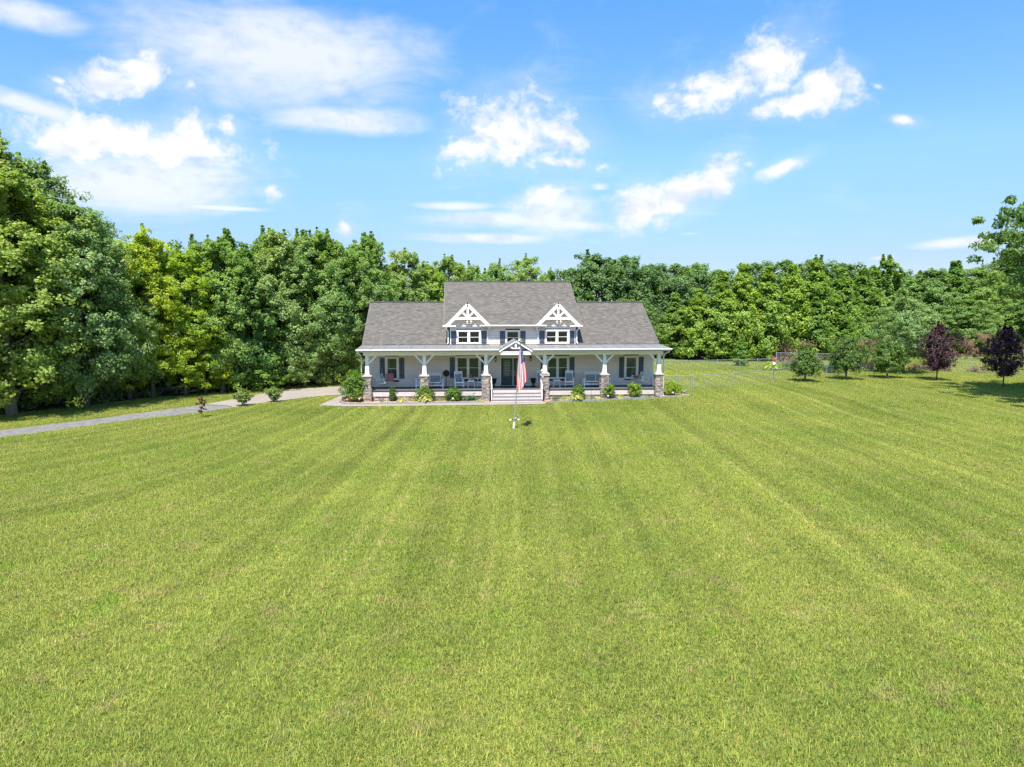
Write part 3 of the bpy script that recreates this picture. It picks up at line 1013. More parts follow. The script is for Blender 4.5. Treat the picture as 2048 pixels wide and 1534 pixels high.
# small gable over the steps
gc, gy0 = 3.93, 48.36
sl = MB()
gt = MB()
for s in (-1, 1):
    vs = []
    for y in (gy0, 50.5):
        vs += [(gc, y, 4.47), (gc + s * 1.17, y, 3.75), (gc + s * 1.17, y, 3.70), (gc, y, 4.41)]
    gt.add(vs, [(0, 1, 2, 3), (7, 6, 5, 4), (0, 4, 5, 1), (1, 5, 6, 2), (2, 6, 7, 3), (3, 7, 4, 0)])
gt.build('gable_roof', metal_roof, house)
gf = MB()
for s in (-1, 1):
    gf.bar((gc + s * 0.0, gy0 + 0.05, 4.36), (gc + s * 1.16, gy0 + 0.05, 3.65), 0.07, 0.13, (0, 1, 0))
    gf.bar((gc, gy0 + 0.13, 3.72), (gc + s * 0.42, gy0 + 0.13, 3.99), 0.06, 0.11, (0, 1, 0))
gf.bar((gc, gy0 + 0.12, 3.66), (gc, gy0 + 0.12, 4.33), 0.07, 0.12, (0, 1, 0))
gf.box(gc - 1.06, gc + 1.06, gy0 + 0.09, gy0 + 0.16, 3.40, 3.66)
gf.build('gable_truss', white, house)
MB().prism([(gc - 1.05, 3.661), (gc + 1.05, 3.661), (gc, 4.36)], gy0 + 0.32, gy0 + 0.36).build('gable_face', white, house)

# ------------------------------------------------------------------ shingled roofs


def slab(p0, p1, p2, p3, th):
    """roof slab from four top corners"""
    p = [Vector(q) for q in (p0, p1, p2, p3)]
    nrm = (p[1] - p[0]).cross(p[3] - p[0]).normalized()
    if nrm.z < 0:
        nrm = -nrm
    vs = p + [q - nrm * th for q in p]
    return MB().add(vs, [(0, 1, 2, 3), (7, 6, 5, 4), (0, 4, 5, 1), (1, 5, 6, 2), (2, 6, 7, 3), (3, 7, 4, 0)])


def shingles(parent, x0, x1, y0, z0, y1, z1, expo=0.165, tab=0.30, notch=()):
    L = math.hypot(y1 - y0, z1 - z0)
    vy, vz = (y1 - y0) / L, (z1 - z0) / L
    ny, nz = -vz, vy
    V_, F_, M_ = [], [], []
    k = 0
    r = random.Random(int(x0 * 100))
    rows = int(L / expo)
    ex = L / rows
    for i in range(rows):
        x = x0 - (i % 2) * tab * 1.0 - r.uniform(0, tab * .25)
        q = 0
        while x < x1:
            q += 1
            wd = tab * r.uniform(0.9, 1.1)
            a, b = max(x, x0), min(x + wd, x1)
            x += wd
            if b - a < 0.02:
                continue
            yc_ = y0 + vy * (i + .5) * ex
            if any(abs((a + b) / 2 - cx) < 1.66 * (53.8 - yc_) / 2.78 for cx in notch):
                continue
            M_ += [int((q % 2 == 0) != (r.random() < .14))] * 2
            t0 = i * ex - r.uniform(0, 0.012)
            t1 = (i + 1) * ex + 0.02
            h0 = r.choice((0.010, 0.012, 0.022, 0.026)) + r.uniform(0, 0.004)
            a += 0.003
            b -= 0.003
            for xx, t, h in ((a, t0, 0.0), (b, t0, 0.0), (b, t0, h0), (a, t0, h0), (b, t1, 0.004), (a, t1, 0.004)):
                V_.append((xx, y0 + vy * t + ny * h, z0 + vz * t + nz * h))
            F_ += [(k, k + 1, k + 2, k + 3), (k + 3, k + 2, k + 4, k + 5)]
            k += 6
    o = org(parent)
    me = np_mesh('shingles', np.array(V_) - np.array(o), np.array(F_), shingle_m)
    me.materials.append(shingle_dark)
    me.polygons.foreach_set('material_index', M_)
    ob = link('shingles', me, parent)
    ob['kind'] = 'stuff'
    return ob


def roof(x0, x1, y0, z0, yr, zr, yb, zb, notch=()):
    pl = [(x0, y0)]
    for cx in notch:
        pl += [(cx - 1.66, y0), (cx, 53.8), (cx + 1.66, y0)]
    pl += [(x1, y0), (x1, yr), (x0, yr)]
    sl = (zr - z0) / (yr - y0)
    n = len(pl)
    vs = [(x, y, z0 + (y - y0) * sl) for x, y in pl]
    vs += [(x, y + .07, z - .12) for x, y, z in vs]
    r = MB().add(vs, [tuple(range(n)), tuple(range(2 * n - 1, n - 1, -1))] + [(i, n + i, n + (i + 1) % n, (i + 1) % n) for i in range(n)])
    r2 = slab((x0, yr, zr), (x1, yr, zr), (x1, yb, zb), (x0, yb, zb), 0.14)
    r.add(r2.v, r2.f)
    ro = r.build('roof', shingle_m, house)
    shingles(ro, x0, x1, y0, z0 + 0.002, yr, zr + 0.002, notch=notch)
    x = x0
    while x < x1 - 0.05:
        b = min(x + 0.3, x1)
        q = MB()
        vs = []
        for xx, l in ((x, 0.012), (b + 0.03, 0.03)):
            vs += [(xx, yr - 0.14, zr - 0.055 + l), (xx, yr, zr + 0.035 + l), (xx, yr + 0.14, zr - 0.055 + l), (xx, yr, zr - 0.02 + l)]
        q.add(vs, [(0, 1, 2, 3), (7, 6, 5, 4), (0, 4, 5, 1), (1, 5, 6, 2), (2, 6, 7, 3), (3, 7, 4, 0)])
        q.build('ridge_cap', ridge_m, ro)
        x += 0.3
    return ro


YR = 56.75
roof(-7.0, -0.65, 51.43, 3.985, YR, 7.13, 62.6, 3.7)
roof(8.60, 14.96, 51.43, 3.985, YR, 7.13, 62.6, 3.7)
roof(-1.08, 9.02, 50.98, 5.42, YR, 8.77, 62.6, 5.3, (0.65, 7.25))
for x in (-7.0, 14.96):
    s = -1 if x < 0 else 1
    rk = MB()
    rk.bar((x + s * 0.012, 51.43, 3.885), (x + s * 0.012, YR, 7.03), 0.02, 0.12, (1, 0, 0))
    rk.bar((x + s * 0.012, 62.6, 3.60), (x + s * 0.012, YR, 7.03), 0.02, 0.16, (1, 0, 0))
    rk.build('rake_board', edge_m, house)
for x in (-1.08, 9.02):
    s = -1 if x < 0 else 1
    rk = MB()
    rk.bar((x + s * 0.012, 50.98, 5.31), (x + s * 0.012, YR, 8.67), 0.02, 0.12, (1, 0, 0))
    rk.bar((x + s * 0.012, 62.6, 5.2), (x + s * 0.012, YR, 8.67), 0.02, 0.16, (1, 0, 0))
    rk.build('rake_board', edge_m, house)

gutter(1.55, 6.35, 50.975, 5.30)
MB().box(1.6, 6.3, 50.98, 51.395, 5.26, 5.285).build('soffit', white, house)
for cx in (0.65, 7.25):
    d = MB()
    for s in (-1, 1):
        p0, p1, p2 = Vector((cx, 51.02, 7.02)), Vector((cx + s * 1.66, 51.02, 5.36)), Vector((cx, 53.8, 7.02))
        nn = Vector((s * 0.707, 0, 0.707)) * 0.11
        vs = [p0, p1, p2, p0 - nn, p1 - nn, p2 - nn]
        d.add(vs, [(0, 1, 2)])
        d.add(vs, [(5, 4, 3), (0, 3, 4, 1), (1, 4, 5, 2), (2, 5, 3, 0)], 1)
    dm = d.build('dormer', [shingle_m, white], house)
    tr = MB()
    y = 51.0
    for s in (-1, 1):
        tr.bar((cx, y, 6.88), (cx + s * 1.63, y, 5.25), 0.08, 0.24, (0, 1, 0))
        tr.bar((cx, y + 0.03, 5.95), (cx + s * 0.48, y + 0.03, 6.42), 0.07, 0.135, (0, 1, 0))
        tr.box(*sorted((cx + s * 0.88, cx + s * 1.78)), y - 0.06, 51.36, 5.26, 5.33)
        tr.box(*sorted((cx + s * 0.86, cx + s * 1.82)), y - 0.09, y - 0.02, 5.30, 5.40)
    tr.box(cx - 0.95, cx + 0.95, y - 0.035, y + 0.035, 5.80, 5.98)
    tr.bar((cx, y + 0.02, 5.86), (cx, y + 0.02, 6.80), 0.075, 0.16, (0, 1, 0))
    tr.prism([(cx - 0.12, 5.99), (cx + 0.12, 5.99), (cx, 6.12)], y - 0.04, y + 0.06)
    tr.build('gable_truss', white, dm)
    for s in (-1, 1):
        x = cx + s * 1.44
        MB().tube([(x + s * 0.2, 50.95, 5.3), (x + s * 0.12, 51.15, 5.15), (x, 51.34, 4.98), (x, 51.34, 4.16), (x - s * -0.05, 51.2, 4.04)], 0.045, 4).build('downspout', white, house)

# hand rails beside the steps
for x in (2.24, 5.76):
    h = MB()
    h.bar((x, 48.25, 0.12), (x, 48.25, 1.08), 0.06, 0.06).bar((x, 49.02, FL), (x, 49.02, 1.86), 0.06, 0.06)
    h.bar((x, 48.2, 1.02), (x, 49.06, 1.82), 0.07, 0.05, (1, 0, 0)).bar((x, 48.25, 0.35), (x, 49.02, 1.08), 0.05, 0.04, (1, 0, 0))
    for q in range(1, 5):
        f = q / 5
        h.bar((x, 48.25 + 0.77 * f, 0.35 + 0.73 * f), (x, 48.25 + 0.77 * f, 1.04 + 0.76 * f), 0.025, 0.025)
    h.build('handrail', white, house)
MB().box(1.72, 1.8, 49.36, 49.42, 1.1, 1.3).build('outlet_box', black_m, house)
# ------------------------------------------------------------------ trees and shrubs
rng = np.random.default_rng(11)


def unit(a):
    return a / np.maximum(np.linalg.norm(a, axis=1, keepdims=True), 1e-6)


def leaf_mesh(name, P, N, L, W, m, droop=0.0):
    """one small folded leaf (or leaf spray) at each point"""
    n = len(P)
    N = unit(N)
    T = unit(np.cross(N, rng.normal(size=(n, 3))))
    T[:, 2] -= droop
    T = unit(T)
    B = unit(np.cross(N, T))
    s = rng.uniform(0.65, 1.25, (n, 1))
    l, wd = L * s, W * s
    up = unit(np.cross(T, B))
    up *= np.sign((up * N).sum(1, keepdims=True) + 1e-9)
    V = np.empty((n, 4, 3))
    V[:, 0] = P - T * l * 0.5
    V[:, 1] = P + B * wd * 0.5 + up * wd * 0.16 + T * l * 0.06
    V[:, 2] = P + T * l * 0.5 - up * l * 0.08
    V[:, 3] = P - B * wd * 0.5 + up * wd * 0.16 + T * l * 0.06
    i = np.arange(n)[:, None] * 4
    F = np.concatenate([i + [0, 1, 2], i + [0, 2, 3]], 1).reshape(-1, 3)
    return np_mesh(name, V.reshape(-1, 3), F, m)


PROF = {
    'poplar': lambda t: np.clip(1.15 * (1 - t) ** 0.55 * (0.62 + 1.5 * t) / 1.1, 0, 1),
    'round': lambda t: np.sqrt(np.clip(1 - (1.9 * t - 0.88) ** 2, 0, 1)),
    'cone': lambda t: np.clip(0.08 + 1.08 * (1 - t) ** 0.9 * np.clip(0.62 + 2.0 * t, 0, 1), 0, 1),
    'vase': lambda t: np.clip(np.interp(t, [0, .12, .4, .66, .85, 1], [.25, .72, 1, .8, .42, .08]), 0, 1),
    'column': lambda t: np.clip(np.interp(t, [0, .1, .5, .85, 1], [.5, .8, 1, .62, .15]), 0, 1),
}


def grow(seed, H, Rm, base, prof, nbr, ncl, nleaf, L, W, m, bark_m, rise=0.35, flat=0.6, droop=0.15, rc=0.75, trunk_r=0.16, stems=1, inner=0.35, top=True, shoots=14):
    """trunk with limbs, and a crown of leaf sprays carried by the limbs"""
    global rng
    rng = np.random.default_rng(seed)
    rr = random.Random(seed)
    f = PROF[prof]
    b = MB()
    zb = H * base
    tops = []
    for s in range(stems):
        a = 2 * math.pi * s / stems + rr.random()
        sp = 0 if stems == 1 else 0.09 * H
        path = [(math.cos(a) * sp * k * 1.2 + rr.uniform(-.04, .04) * H * 0.25 * k, math.sin(a) * sp * k * 1.2 + rr.uniform(-.04, .04) * H * 0.25 * k, H * (0.93 if top else 0.8) * k) for k in (0, .12, .3, .5, .72, 1)]
        path[0] = (math.cos(a) * 0.06 * (stems > 1), math.sin(a) * 0.06 * (stems > 1), -0.1)
        b.tube(path, [trunk_r * k for k in (1.35, 1.0, .85, .62, .38, .1)], 8)
        tops.append(path)
    C = []
    for i in range(nbr):
        t = (i + 0.5) / nbr
        t = t ** 0.92
        zt = zb + (H - zb) * min(1, max(0, t + rr.uniform(-.05, .05)))
        az_ = i * 2.39996 + rr.uniform(-.5, .5)
        Rr = Rm * float(f(np.array(min(t, 0.985)))) * rr.uniform(0.72, 1.14)
        path = tops[i % len(tops)]
        zs = max(zt - Rr * rise, zb * 0.8)
        k = min(zs / (H * 0.93), 1)
        q = np.interp([k], [0, .12, .3, .5, .72, 1], [p[0] for p in path])[0], np.interp([k], [0, .12, .3, .5, .72, 1], [p[1] for p in path])[0]
        p0 = Vector((q[0], q[1], zs))
        p3 = Vector((math.cos(az_) * Rr, math.sin(az_) * Rr, zt + rr.uniform(-.03, .03) * H))
        mid = p0.lerp(p3, 0.5) + Vector((0, 0, Rr * 0.10))
        rb = trunk_r * 0.34 * (1 - 0.6 * t)
        b.tube([p0, mid, p3], [rb, rb * 0.65, rb * 0.2], 5, False)
        for j in range(ncl):
            u = rr.uniform(inner, 1.0) ** 0.75
            pt = (p0.lerp(mid, u * 2) if u < 0.5 else mid.lerp(p3, u * 2 - 1))
            lat = Rr * 0.36 * u
            pt = pt + Vector((rr.uniform(-1, 1) * lat, rr.uniform(-1, 1) * lat, rr.uniform(-1.0, 1.1) * lat))
            C.append((pt.x, pt.y, pt.z, rc * rr.uniform(0.6, 1.25) * (1 - 0.35 * t)))
    for k in range(shoots):
        az_ = rr.uniform(0, 6.283)
        t = rr.uniform(.55, .97)
        q = Rm * float(f(np.array(min(t, .985)))) * rr.uniform(.1, .8)
        p0 = Vector((math.cos(az_) * q, math.sin(az_) * q, zb + (H - zb) * t))
        hh = H * rr.uniform(.05, .12)
        e = Vector((rr.uniform(-.12, .12) * hh, rr.uniform(-.12, .12) * hh, hh))
        b.tube([p0, p0 + e], [trunk_r * .12, .01], 4, False)
        for j in range(5):
            C.append((*(p0 + e * (j / 4.0)), rc * (.62 - .10 * j)))
    C = np.array(C)
    nc = len(C)
    per = max(4, nleaf // nc)
    idx = np.repeat(np.arange(nc), per)
    G_ = rng.normal(size=(len(idx), 3))
    G_ = unit(G_) * (rng.uniform(0.15, 1, (len(idx), 1)) ** 0.5)
    P = C[idx, :3] + G_ * C[idx, 3:4] * np.array([1, 1, flat])
    ax = np.array([0, 0, zb + (H - zb) * 0.3])
    out = unit((P - ax) * np.array([1, 1, .6]))
    N = 0.40 * unit(G_) + 0.75 * out + np.array([0, 0, 0.38]) + rng.normal(size=P.shape) * 0.42
    crown = leaf_mesh('crown', P, N, L, W, m, droop)
    return b.mesh('trunk', bark_m, smooth=True), crown


lf_poplar = leaf_mat('broad_green_leaf', (0.272, 0.372, 0.094), 0.4, .42)
lf_maple = leaf_mat('dull_green_leaf', (0.264, 0.361, 0.123), 0.3, .42)
lf_oak = leaf_mat('deep_green_leaf', (0.174, 0.269, 0.084), 0.2, .42)
lf_locust = leaf_mat('yellow_green_leaf', (0.380, 0.457, 0.036), 0.5, 0.45)
lf_young = leaf_mat('fresh_green_leaf', (0.205, 0.316, 0.065), 0.4, .42)
lf_plum = leaf_mat('purple_plum_leaf', (0.077, 0.032, 0.046), 0.0, 0.2, 0.45, 0.5)
lf_myrtle = leaf_mat('myrtle_leaf', (0.165, 0.265, 0.055), 0.5)
lf_shrub = leaf_mat('shrub_leaf', (0.143, 0.242, 0.033), 0.6, 0.35)
lf_red = leaf_mat('bronze_red_leaf', (0.13, 0.04, 0.03), 0.1, 0.3)
lf_hosta = leaf_mat('variegated_hosta_leaf', (0.442, 0.459, 0.128), 0.3, 0.3, 0.5, 0.55)
lf_blue = leaf_mat('blue_green_leaf', (0.05, 0.12, 0.05), 0.3, 0.3)
lf_brown = leaf_mat('dead_vine_leaf', (0.26, 0.17, 0.115), 0.0, 0.2, 0.8, 0.4)

PROTO = {
    'poplar': [grow(1, 15, 3.7, .13, 'poplar', 84, 13, 72000, .195, .15, lf_poplar, pale_bark, .35, .8, .25, .60, .24),
               grow(2, 15, 3.7, .10, 'poplar', 78, 14, 68000, .195, .15, lf_poplar, pale_bark, .30, .8, .25, .62, .22)],
    'maple': [grow(3, 12, 3.3, .12, 'round', 64, 12, 44000, .17, .12, lf_maple, bark, .45, .8, .2, .56, .17),
              grow(4, 12, 3.1, .08, 'poplar', 66, 11, 44000, .17, .12, lf_maple, bark, .5, .8, .2, .54, .16)],
    'locust': [grow(5, 12, 2.9, .16, 'poplar', 54, 10, 26000, .25, .085, lf_locust, bark, .55, .6, .1, .52, .15)],
    'oak': [grow(6, 13, 4.6, .10, 'round', 60, 10, 22000, .33, .23, lf_oak, bark, .4, .85, .15, .86, .24, shoots=8),
            grow(7, 13, 4.6, .06, 'round', 56, 11, 22000, .33, .23, lf_oak, bark, .4, .85, .15, .90, .24, shoots=8)],
    'young': [grow(8, 10.5, 2.9, .07, 'cone', 64, 11, 26000, .25, .18, lf_young, bark, .32, .75, .25, .50, .13, shoots=22),
              grow(9, 10.5, 2.9, .07, 'cone', 60, 12, 26000, .25, .18, lf_young, bark, .28, .75, .25, .54, .13, shoots=22),
              grow(10, 10.5, 2.7, .06, 'cone', 66, 11, 26000, .23, .17, lf_young, bark, .5, .9, .25, .48, .13, shoots=24)],
    'sparse': [grow(12, 12.5, 2.4, .22, 'poplar', 34, 7, 9500, .28, .20, lf_young, pale_bark, .7, .7, .2, .50, .14, shoots=18)],
    'tufted': [grow(13, 7.4, 2.9, .20, 'round', 52, 11, 24000, .15, .09, lf_maple, bark, .4, .7, .3, .45, .12)],
    'plum': [grow(14, 4.8, 1.8, .24, 'vase', 74, 9, 21000, .10, .07, lf_plum, bark, 1.15, .9, -.2, .22, .055, 1, .25, False, 26)],
    'myrtle': [grow(15, 3.0, 1.55, .27, 'round', 40, 9, 11000, .14, .08, lf_myrtle, pale_bark, .8, .8, .1, .27, .045, 4, shoots=12)],
    'sapling': [grow(16, 1.5, .26, .30, 'column', 14, 4, 420, .11, .06, lf_red, bark, .8, .9, .3, .10, .012, shoots=0)],
    'walnut': [grow(17, 17, 7.2, .46, 'round', 70, 16, 80000, .42, .15, lf_poplar, bark, .25, .6, .75, .72, .3)],
}
NAMES = {'poplar': 'tulip_poplar', 'maple': 'maple_tree', 'locust': 'locust_tree', 'oak': 'oak_tree', 'young': 'young_tree', 'sparse': 'sparse_tree',
         'tufted': 'ornamental_tree', 'plum': 'plum_tree', 'myrtle': 'crepe_myrtle', 'sapling': 'sapling', 'walnut': 'walnut_tree'}
NOM = {'poplar': (15, 3.7), 'maple': (12, 3.2), 'locust': (12, 2.9), 'oak': (13, 4.6), 'young': (10.5, 2.8), 'sparse': (12.5, 2.4), 'tufted': (7.4, 2.9),
       'plum': (4.8, 1.75), 'myrtle': (3.0, 1.55), 'sapling': (1.5, .26), 'walnut': (17, 7.2)}
tr_rng = random.Random(5)


def tree(kind, x, y, h, hw, tint, label, group=None, rz=None, var=None):
    ps = PROTO[kind]
    tm, cm_ = ps[(tr_rng.randrange(len(ps)) if var is None else var) % len(ps)]
    r = thing(NAMES[kind], (x, y, gzf(x, y)), label, 'tree', group, tr_rng.uniform(0, 6.28) if rz is None else rz)
    H0, R0 = NOM[kind]
    r.scale = (hw / R0, hw / R0, h / H0)
    link('trunk', tm, r)
    c = link('crown', cm_, r)
    v = tr_rng.uniform(0.92, 1.08)
    c.color = (tint[0] * v, tint[1] * v, tint[2] * v, 1)
    return r


LW = 'trees along the edge of the left woods'
DK, MD, LT = (0.72, 0.78, 0.85), (1, 1, 1), (1.3, 1.2, 0.95)
# front rank of the left woods, from the left edge of the picture towards the house
tree('poplar', -27.31, 44.59, 14.3, 4.1, (1.06, 1.02, 0.9), 'big broad leaved tree with pale trunk at the left edge above the gravel drive', LW, 0.4, 0)
tree('poplar', -30.2, 47.6, 17.6, 4.4, (0.92, 0.92, 1.1), 'tallest tree of all, rising behind the pale trunked tree at left', LW, 2.2, 1)
tree('maple', -24.33, 47.4, 12.6, 3.4, (0.86, 0.92, 1.0), 'dark tree with one slender pale trunk standing forward on the grass', LW, None, 0)
tree('maple', -28.3, 50.2, 15.9, 3.6, (0.82, 0.86, 1.05), 'tall dull dark green tree stepping down from the tallest crown', LW, None, 1)
tree('maple', -24.9, 50.7, 12.3, 3.0, (0.78, 0.84, 1.0), 'dark feathery topped tree left of the yellow crowned locust', LW)
tree('maple', -23.5, 51.6, 10.4, 2.8, (1.05, 1.05, 0.95), 'mid green tree between the dark feathery tree and the yellow locust', LW)
tree('locust', -22.0, 51.9, 11.9, 2.5, (0.92, 0.95, 1.1), 'yellowest crowned locust with a loose flyaway top in the left woods', LW)
tree('locust', -20.2, 53.2, 10.6, 2.6, (0.80, 0.92, 1.1), 'golden green locust with a straight thin trunk by the fallen boughs', LW)
tree('locust', -19.1, 54.0, 7.4, 2.1, (0.95, 1.0, 1.0), 'small low yellow locust right of the fallen boughs', LW)
tree('poplar', -18.2, 55.3, 11.3, 2.7, (0.85, 0.95, 0.9), 'mid green tree just right of the golden locusts', LW)
tree('young', -16.6, 56.9, 10.6, 2.8, (0.62, 0.76, 0.85), 'drooping leaved green tree above the left driveway shrub', LW)
tree('maple', -14.7, 58.6, 12.3, 3.1, (1.12, 1.12, 1.1), 'greyish green tree with pale upper twigs above the right driveway shrub', LW)
tree('maple', -12.6, 60.0, 12.0, 3.1, (0.9, 1.0, 0.95), 'dense rounded tree behind the concrete drive', LW)
tree('poplar', -11.2, 61.5, 12.6, 2.9, (0.9, 1.0, 0.95), 'tall bright topped tree over the far end of the drive', LW)
tree('maple', -9.7, 63.1, 10.5, 2.9, (0.85, 0.9, 0.95), 'dark tree closest to the left end of the house', LW)
tree('poplar', -8.2, 64.8, 12.4, 2.5, (0.8, 0.92, 0.95), 'narrow tree rising behind the left gable end', LW)
tree('young', -15.6, 57.4, 5.0, 2.5, (0.85, 0.98, 0.8), 'low bright green tree leaning out under the taller trees by the drive', LW)
tree('maple', -12.9, 59.6, 6.0, 2.5, (1.25, 1.25, 1.35), 'low grey green bushy tree under the rounded tree by the drive', LW)
for x, y, h, hw in ((-33.0, 44.5, 14.5, 4), (-35.5, 40.0, 14.0, 4), (-37.5, 47.0, 17, 4.4)):
    tree('poplar', x, y, h, hw, MD, {-33.0: 'nearest tree past the left edge, beside the pale trunked tree', -35.5: 'tree past the left edge, nearest the gravel drive', -37.5: 'farthest tree past the left edge, deep in the woods'}[x], 'trees past the left edge')
BL = ['crown showing between the slender trunked tree and the dark feathery tree', 'crown behind the mid green tree left of the yellow locust', 'dark round crown behind the golden green locust',
      'thin spire of leaves above the golden locusts on the skyline', 'broad crown behind the drooping tree and the greyish tree by the drive', 'crown behind the dense rounded tree of the drive',
      'dark round crown behind the tall bright topped tree', 'crown behind the dark tree nearest the left end of the house', 'thin topped skyline tree left of the left gable end',
      'crown behind the tallest tree at the left edge', 'dark round crown behind the yellowest locust', 'broad crown behind the tree right of the golden locusts',
      'thin topped skyline tree above the greyish tree with pale twigs', 'dark round crown deep in the woods behind the feathery tree', 'big dark crown deep behind the left edge of the picture',
      'thin topped skyline tree between the rounded tree and the bright topped tree']
BACK = 'crowns showing between the front trees of the left woods'
for i, (x, y, h, hw, k) in enumerate(((-27.4, 54.7, 11.6, 2.9, 'maple'), (-24.8, 55.8, 10.7, 3.0, 'maple'), (-20.9, 59.0, 11.5, 3.2, 'oak'), (-19.1, 60.4, 12.6, 2.2, 'sparse'),
                                   (-16.6, 63.5, 12.2, 3.3, 'poplar'), (-14.5, 65.1, 12.0, 3.3, 'maple'), (-12.9, 66.9, 12.6, 2.9, 'oak'), (-10.6, 68.7, 11.8, 3.5, 'maple'),
                                   (-8.9, 69.7, 13.4, 2.3, 'sparse'), (-31.5, 53.5, 14.5, 3.6, 'maple'), (-23.0, 58.5, 10.6, 3.2, 'oak'), (-17.6, 60.2, 11.2, 2.9, 'poplar'),
                                   (-15.8, 60.8, 12.8, 2.2, 'sparse'), (-27.0, 61.0, 11.5, 3.6, 'oak'), (-34.5, 52.0, 15, 4, 'oak'), (-13.6, 63.0, 12.9, 2.1, 'sparse'))):
    tree(k, x, y, h, hw, (0.9, 0.96, 0.95), BL[i], BACK)
HB = 'trees behind the house'
for x, y, h, hw, k, tn, lab in (
        (-7.3, 72.3, 10.6, 2.9, 'maple', MD, 'leafy tree just behind the left wing ridge, nearest its outer end'),
        (-5.3, 72.2, 12.0, 3.3, 'maple', (1.1, 1.1, 1), 'rounded green tree in the middle behind the left wing ridge'),
        (-3.1, 75.0, 10.9, 2.9, 'poplar', (1.05, 1.08, .9), 'tree behind the left wing ridge beside the taller roof'),
        (-0.7, 78.1, 11.8, 2.9, 'poplar', (.95, 1, .95), 'pointed tree rising behind the left corner of the upper ridge'),
        (1.9, 85.4, 11.3, 3.0, 'oak', (1.2, 1.2, 1.1), 'low hazy tree behind the left part of the upper ridge'),
        (4.8, 94.3, 12.2, 3.2, 'oak', (1.25, 1.25, 1.1), 'flat topped tree behind the middle of the upper ridge'),
        (8.9, 94.0, 12.9, 3.4, 'maple', (1.15, 1.15, .9), 'bright rounded tree behind the upper ridge right of its middle'),
        (12.6, 95.8, 11.2, 2.6, 'maple', (.85, .95, .9), 'narrow dark tree behind the right corner of the upper ridge'),
        (15.4, 97.5, 11.8, 3.6, 'oak', (.9, .95, 1), 'dark oak low beside the big domed oak behind the house'),
        (19.4, 98.7, 13.6, 5.2, 'oak', (.82, .9, .95), 'big domed dark oak behind the right wing ridge'),
        (24.5, 101.9, 13.8, 5.6, 'oak', (.78, .88, .92), 'second big domed dark oak, right of the first behind the right wing'),
        (28.8, 104.0, 12.8, 4.5, 'oak', (.8, .9, .95), 'dark oak directly above the right end of the roof'),
        (17.0, 90.5, 8.3, 2.4, 'young', (.6, .75, .8), 'lighter pointed young tree standing before the domed oak'),
        (22.5, 90.0, 7.4, 3.4, 'maple', (.8, .9, .9), 'lower tree showing over the right wing roof'),
        (10.5, 88.5, 9.6, 3.2, 'maple', (.9, 1, .9), 'lower tree filling the gap beside the upper roof on the right')):
    tree(k, x, y, h, hw, tn, lab, HB)
RD = 'dark trees on the skyline of the right woods'
for x, y, h, hw, k, lab in (
        (32.6, 105.1, 13.0, 4.2, 'oak', 'dark skyline oak above the gap between roof end and light green trees'),
        (37.0, 107.4, 13.2, 4.6, 'oak', 'dark skyline oak behind the first light green tree right of the house'),
        (41.5, 109.9, 12.4, 4.4, 'oak', 'skyline oak behind the tallest tip of the light green group'),
        (46.8, 109.5, 13.4, 5.2, 'oak', 'broad skyline oak at the left end of the long dark ridge of trees'),
        (52.3, 110.6, 14.0, 5.6, 'oak', 'highest crown of the long dark ridge of trees at right'),
        (57.1, 110.2, 13.9, 5.6, 'oak', 'middle crown of the long dark ridge of trees at right'),
        (62.8, 111.3, 13.6, 5.6, 'oak', 'right crown of the long dark ridge, left of the thin topped tree'),
        (67.4, 111.0, 12.8, 4.8, 'oak', 'dark crown behind the thin topped tree on the right skyline'),
        (71.1, 110.7, 12.5, 4.8, 'oak', 'dark crown just right of the thin topped tree on the skyline'),
        (79.3, 110.1, 12.4, 5.4, 'oak', 'dark skyline crown above the left purple plum'),
        (85.4, 111.2, 13.0, 4.8, 'oak', 'dark skyline crown between the two purple plums'),
        (91.6, 112.3, 15.4, 4.2, 'oak', 'tall distant crown by the hanging branch at the right edge')):
    tree(k, x, y, h, hw, (.95, 1.0, 1.05), lab, RD)
RW = 'light green young trees along the right woods'
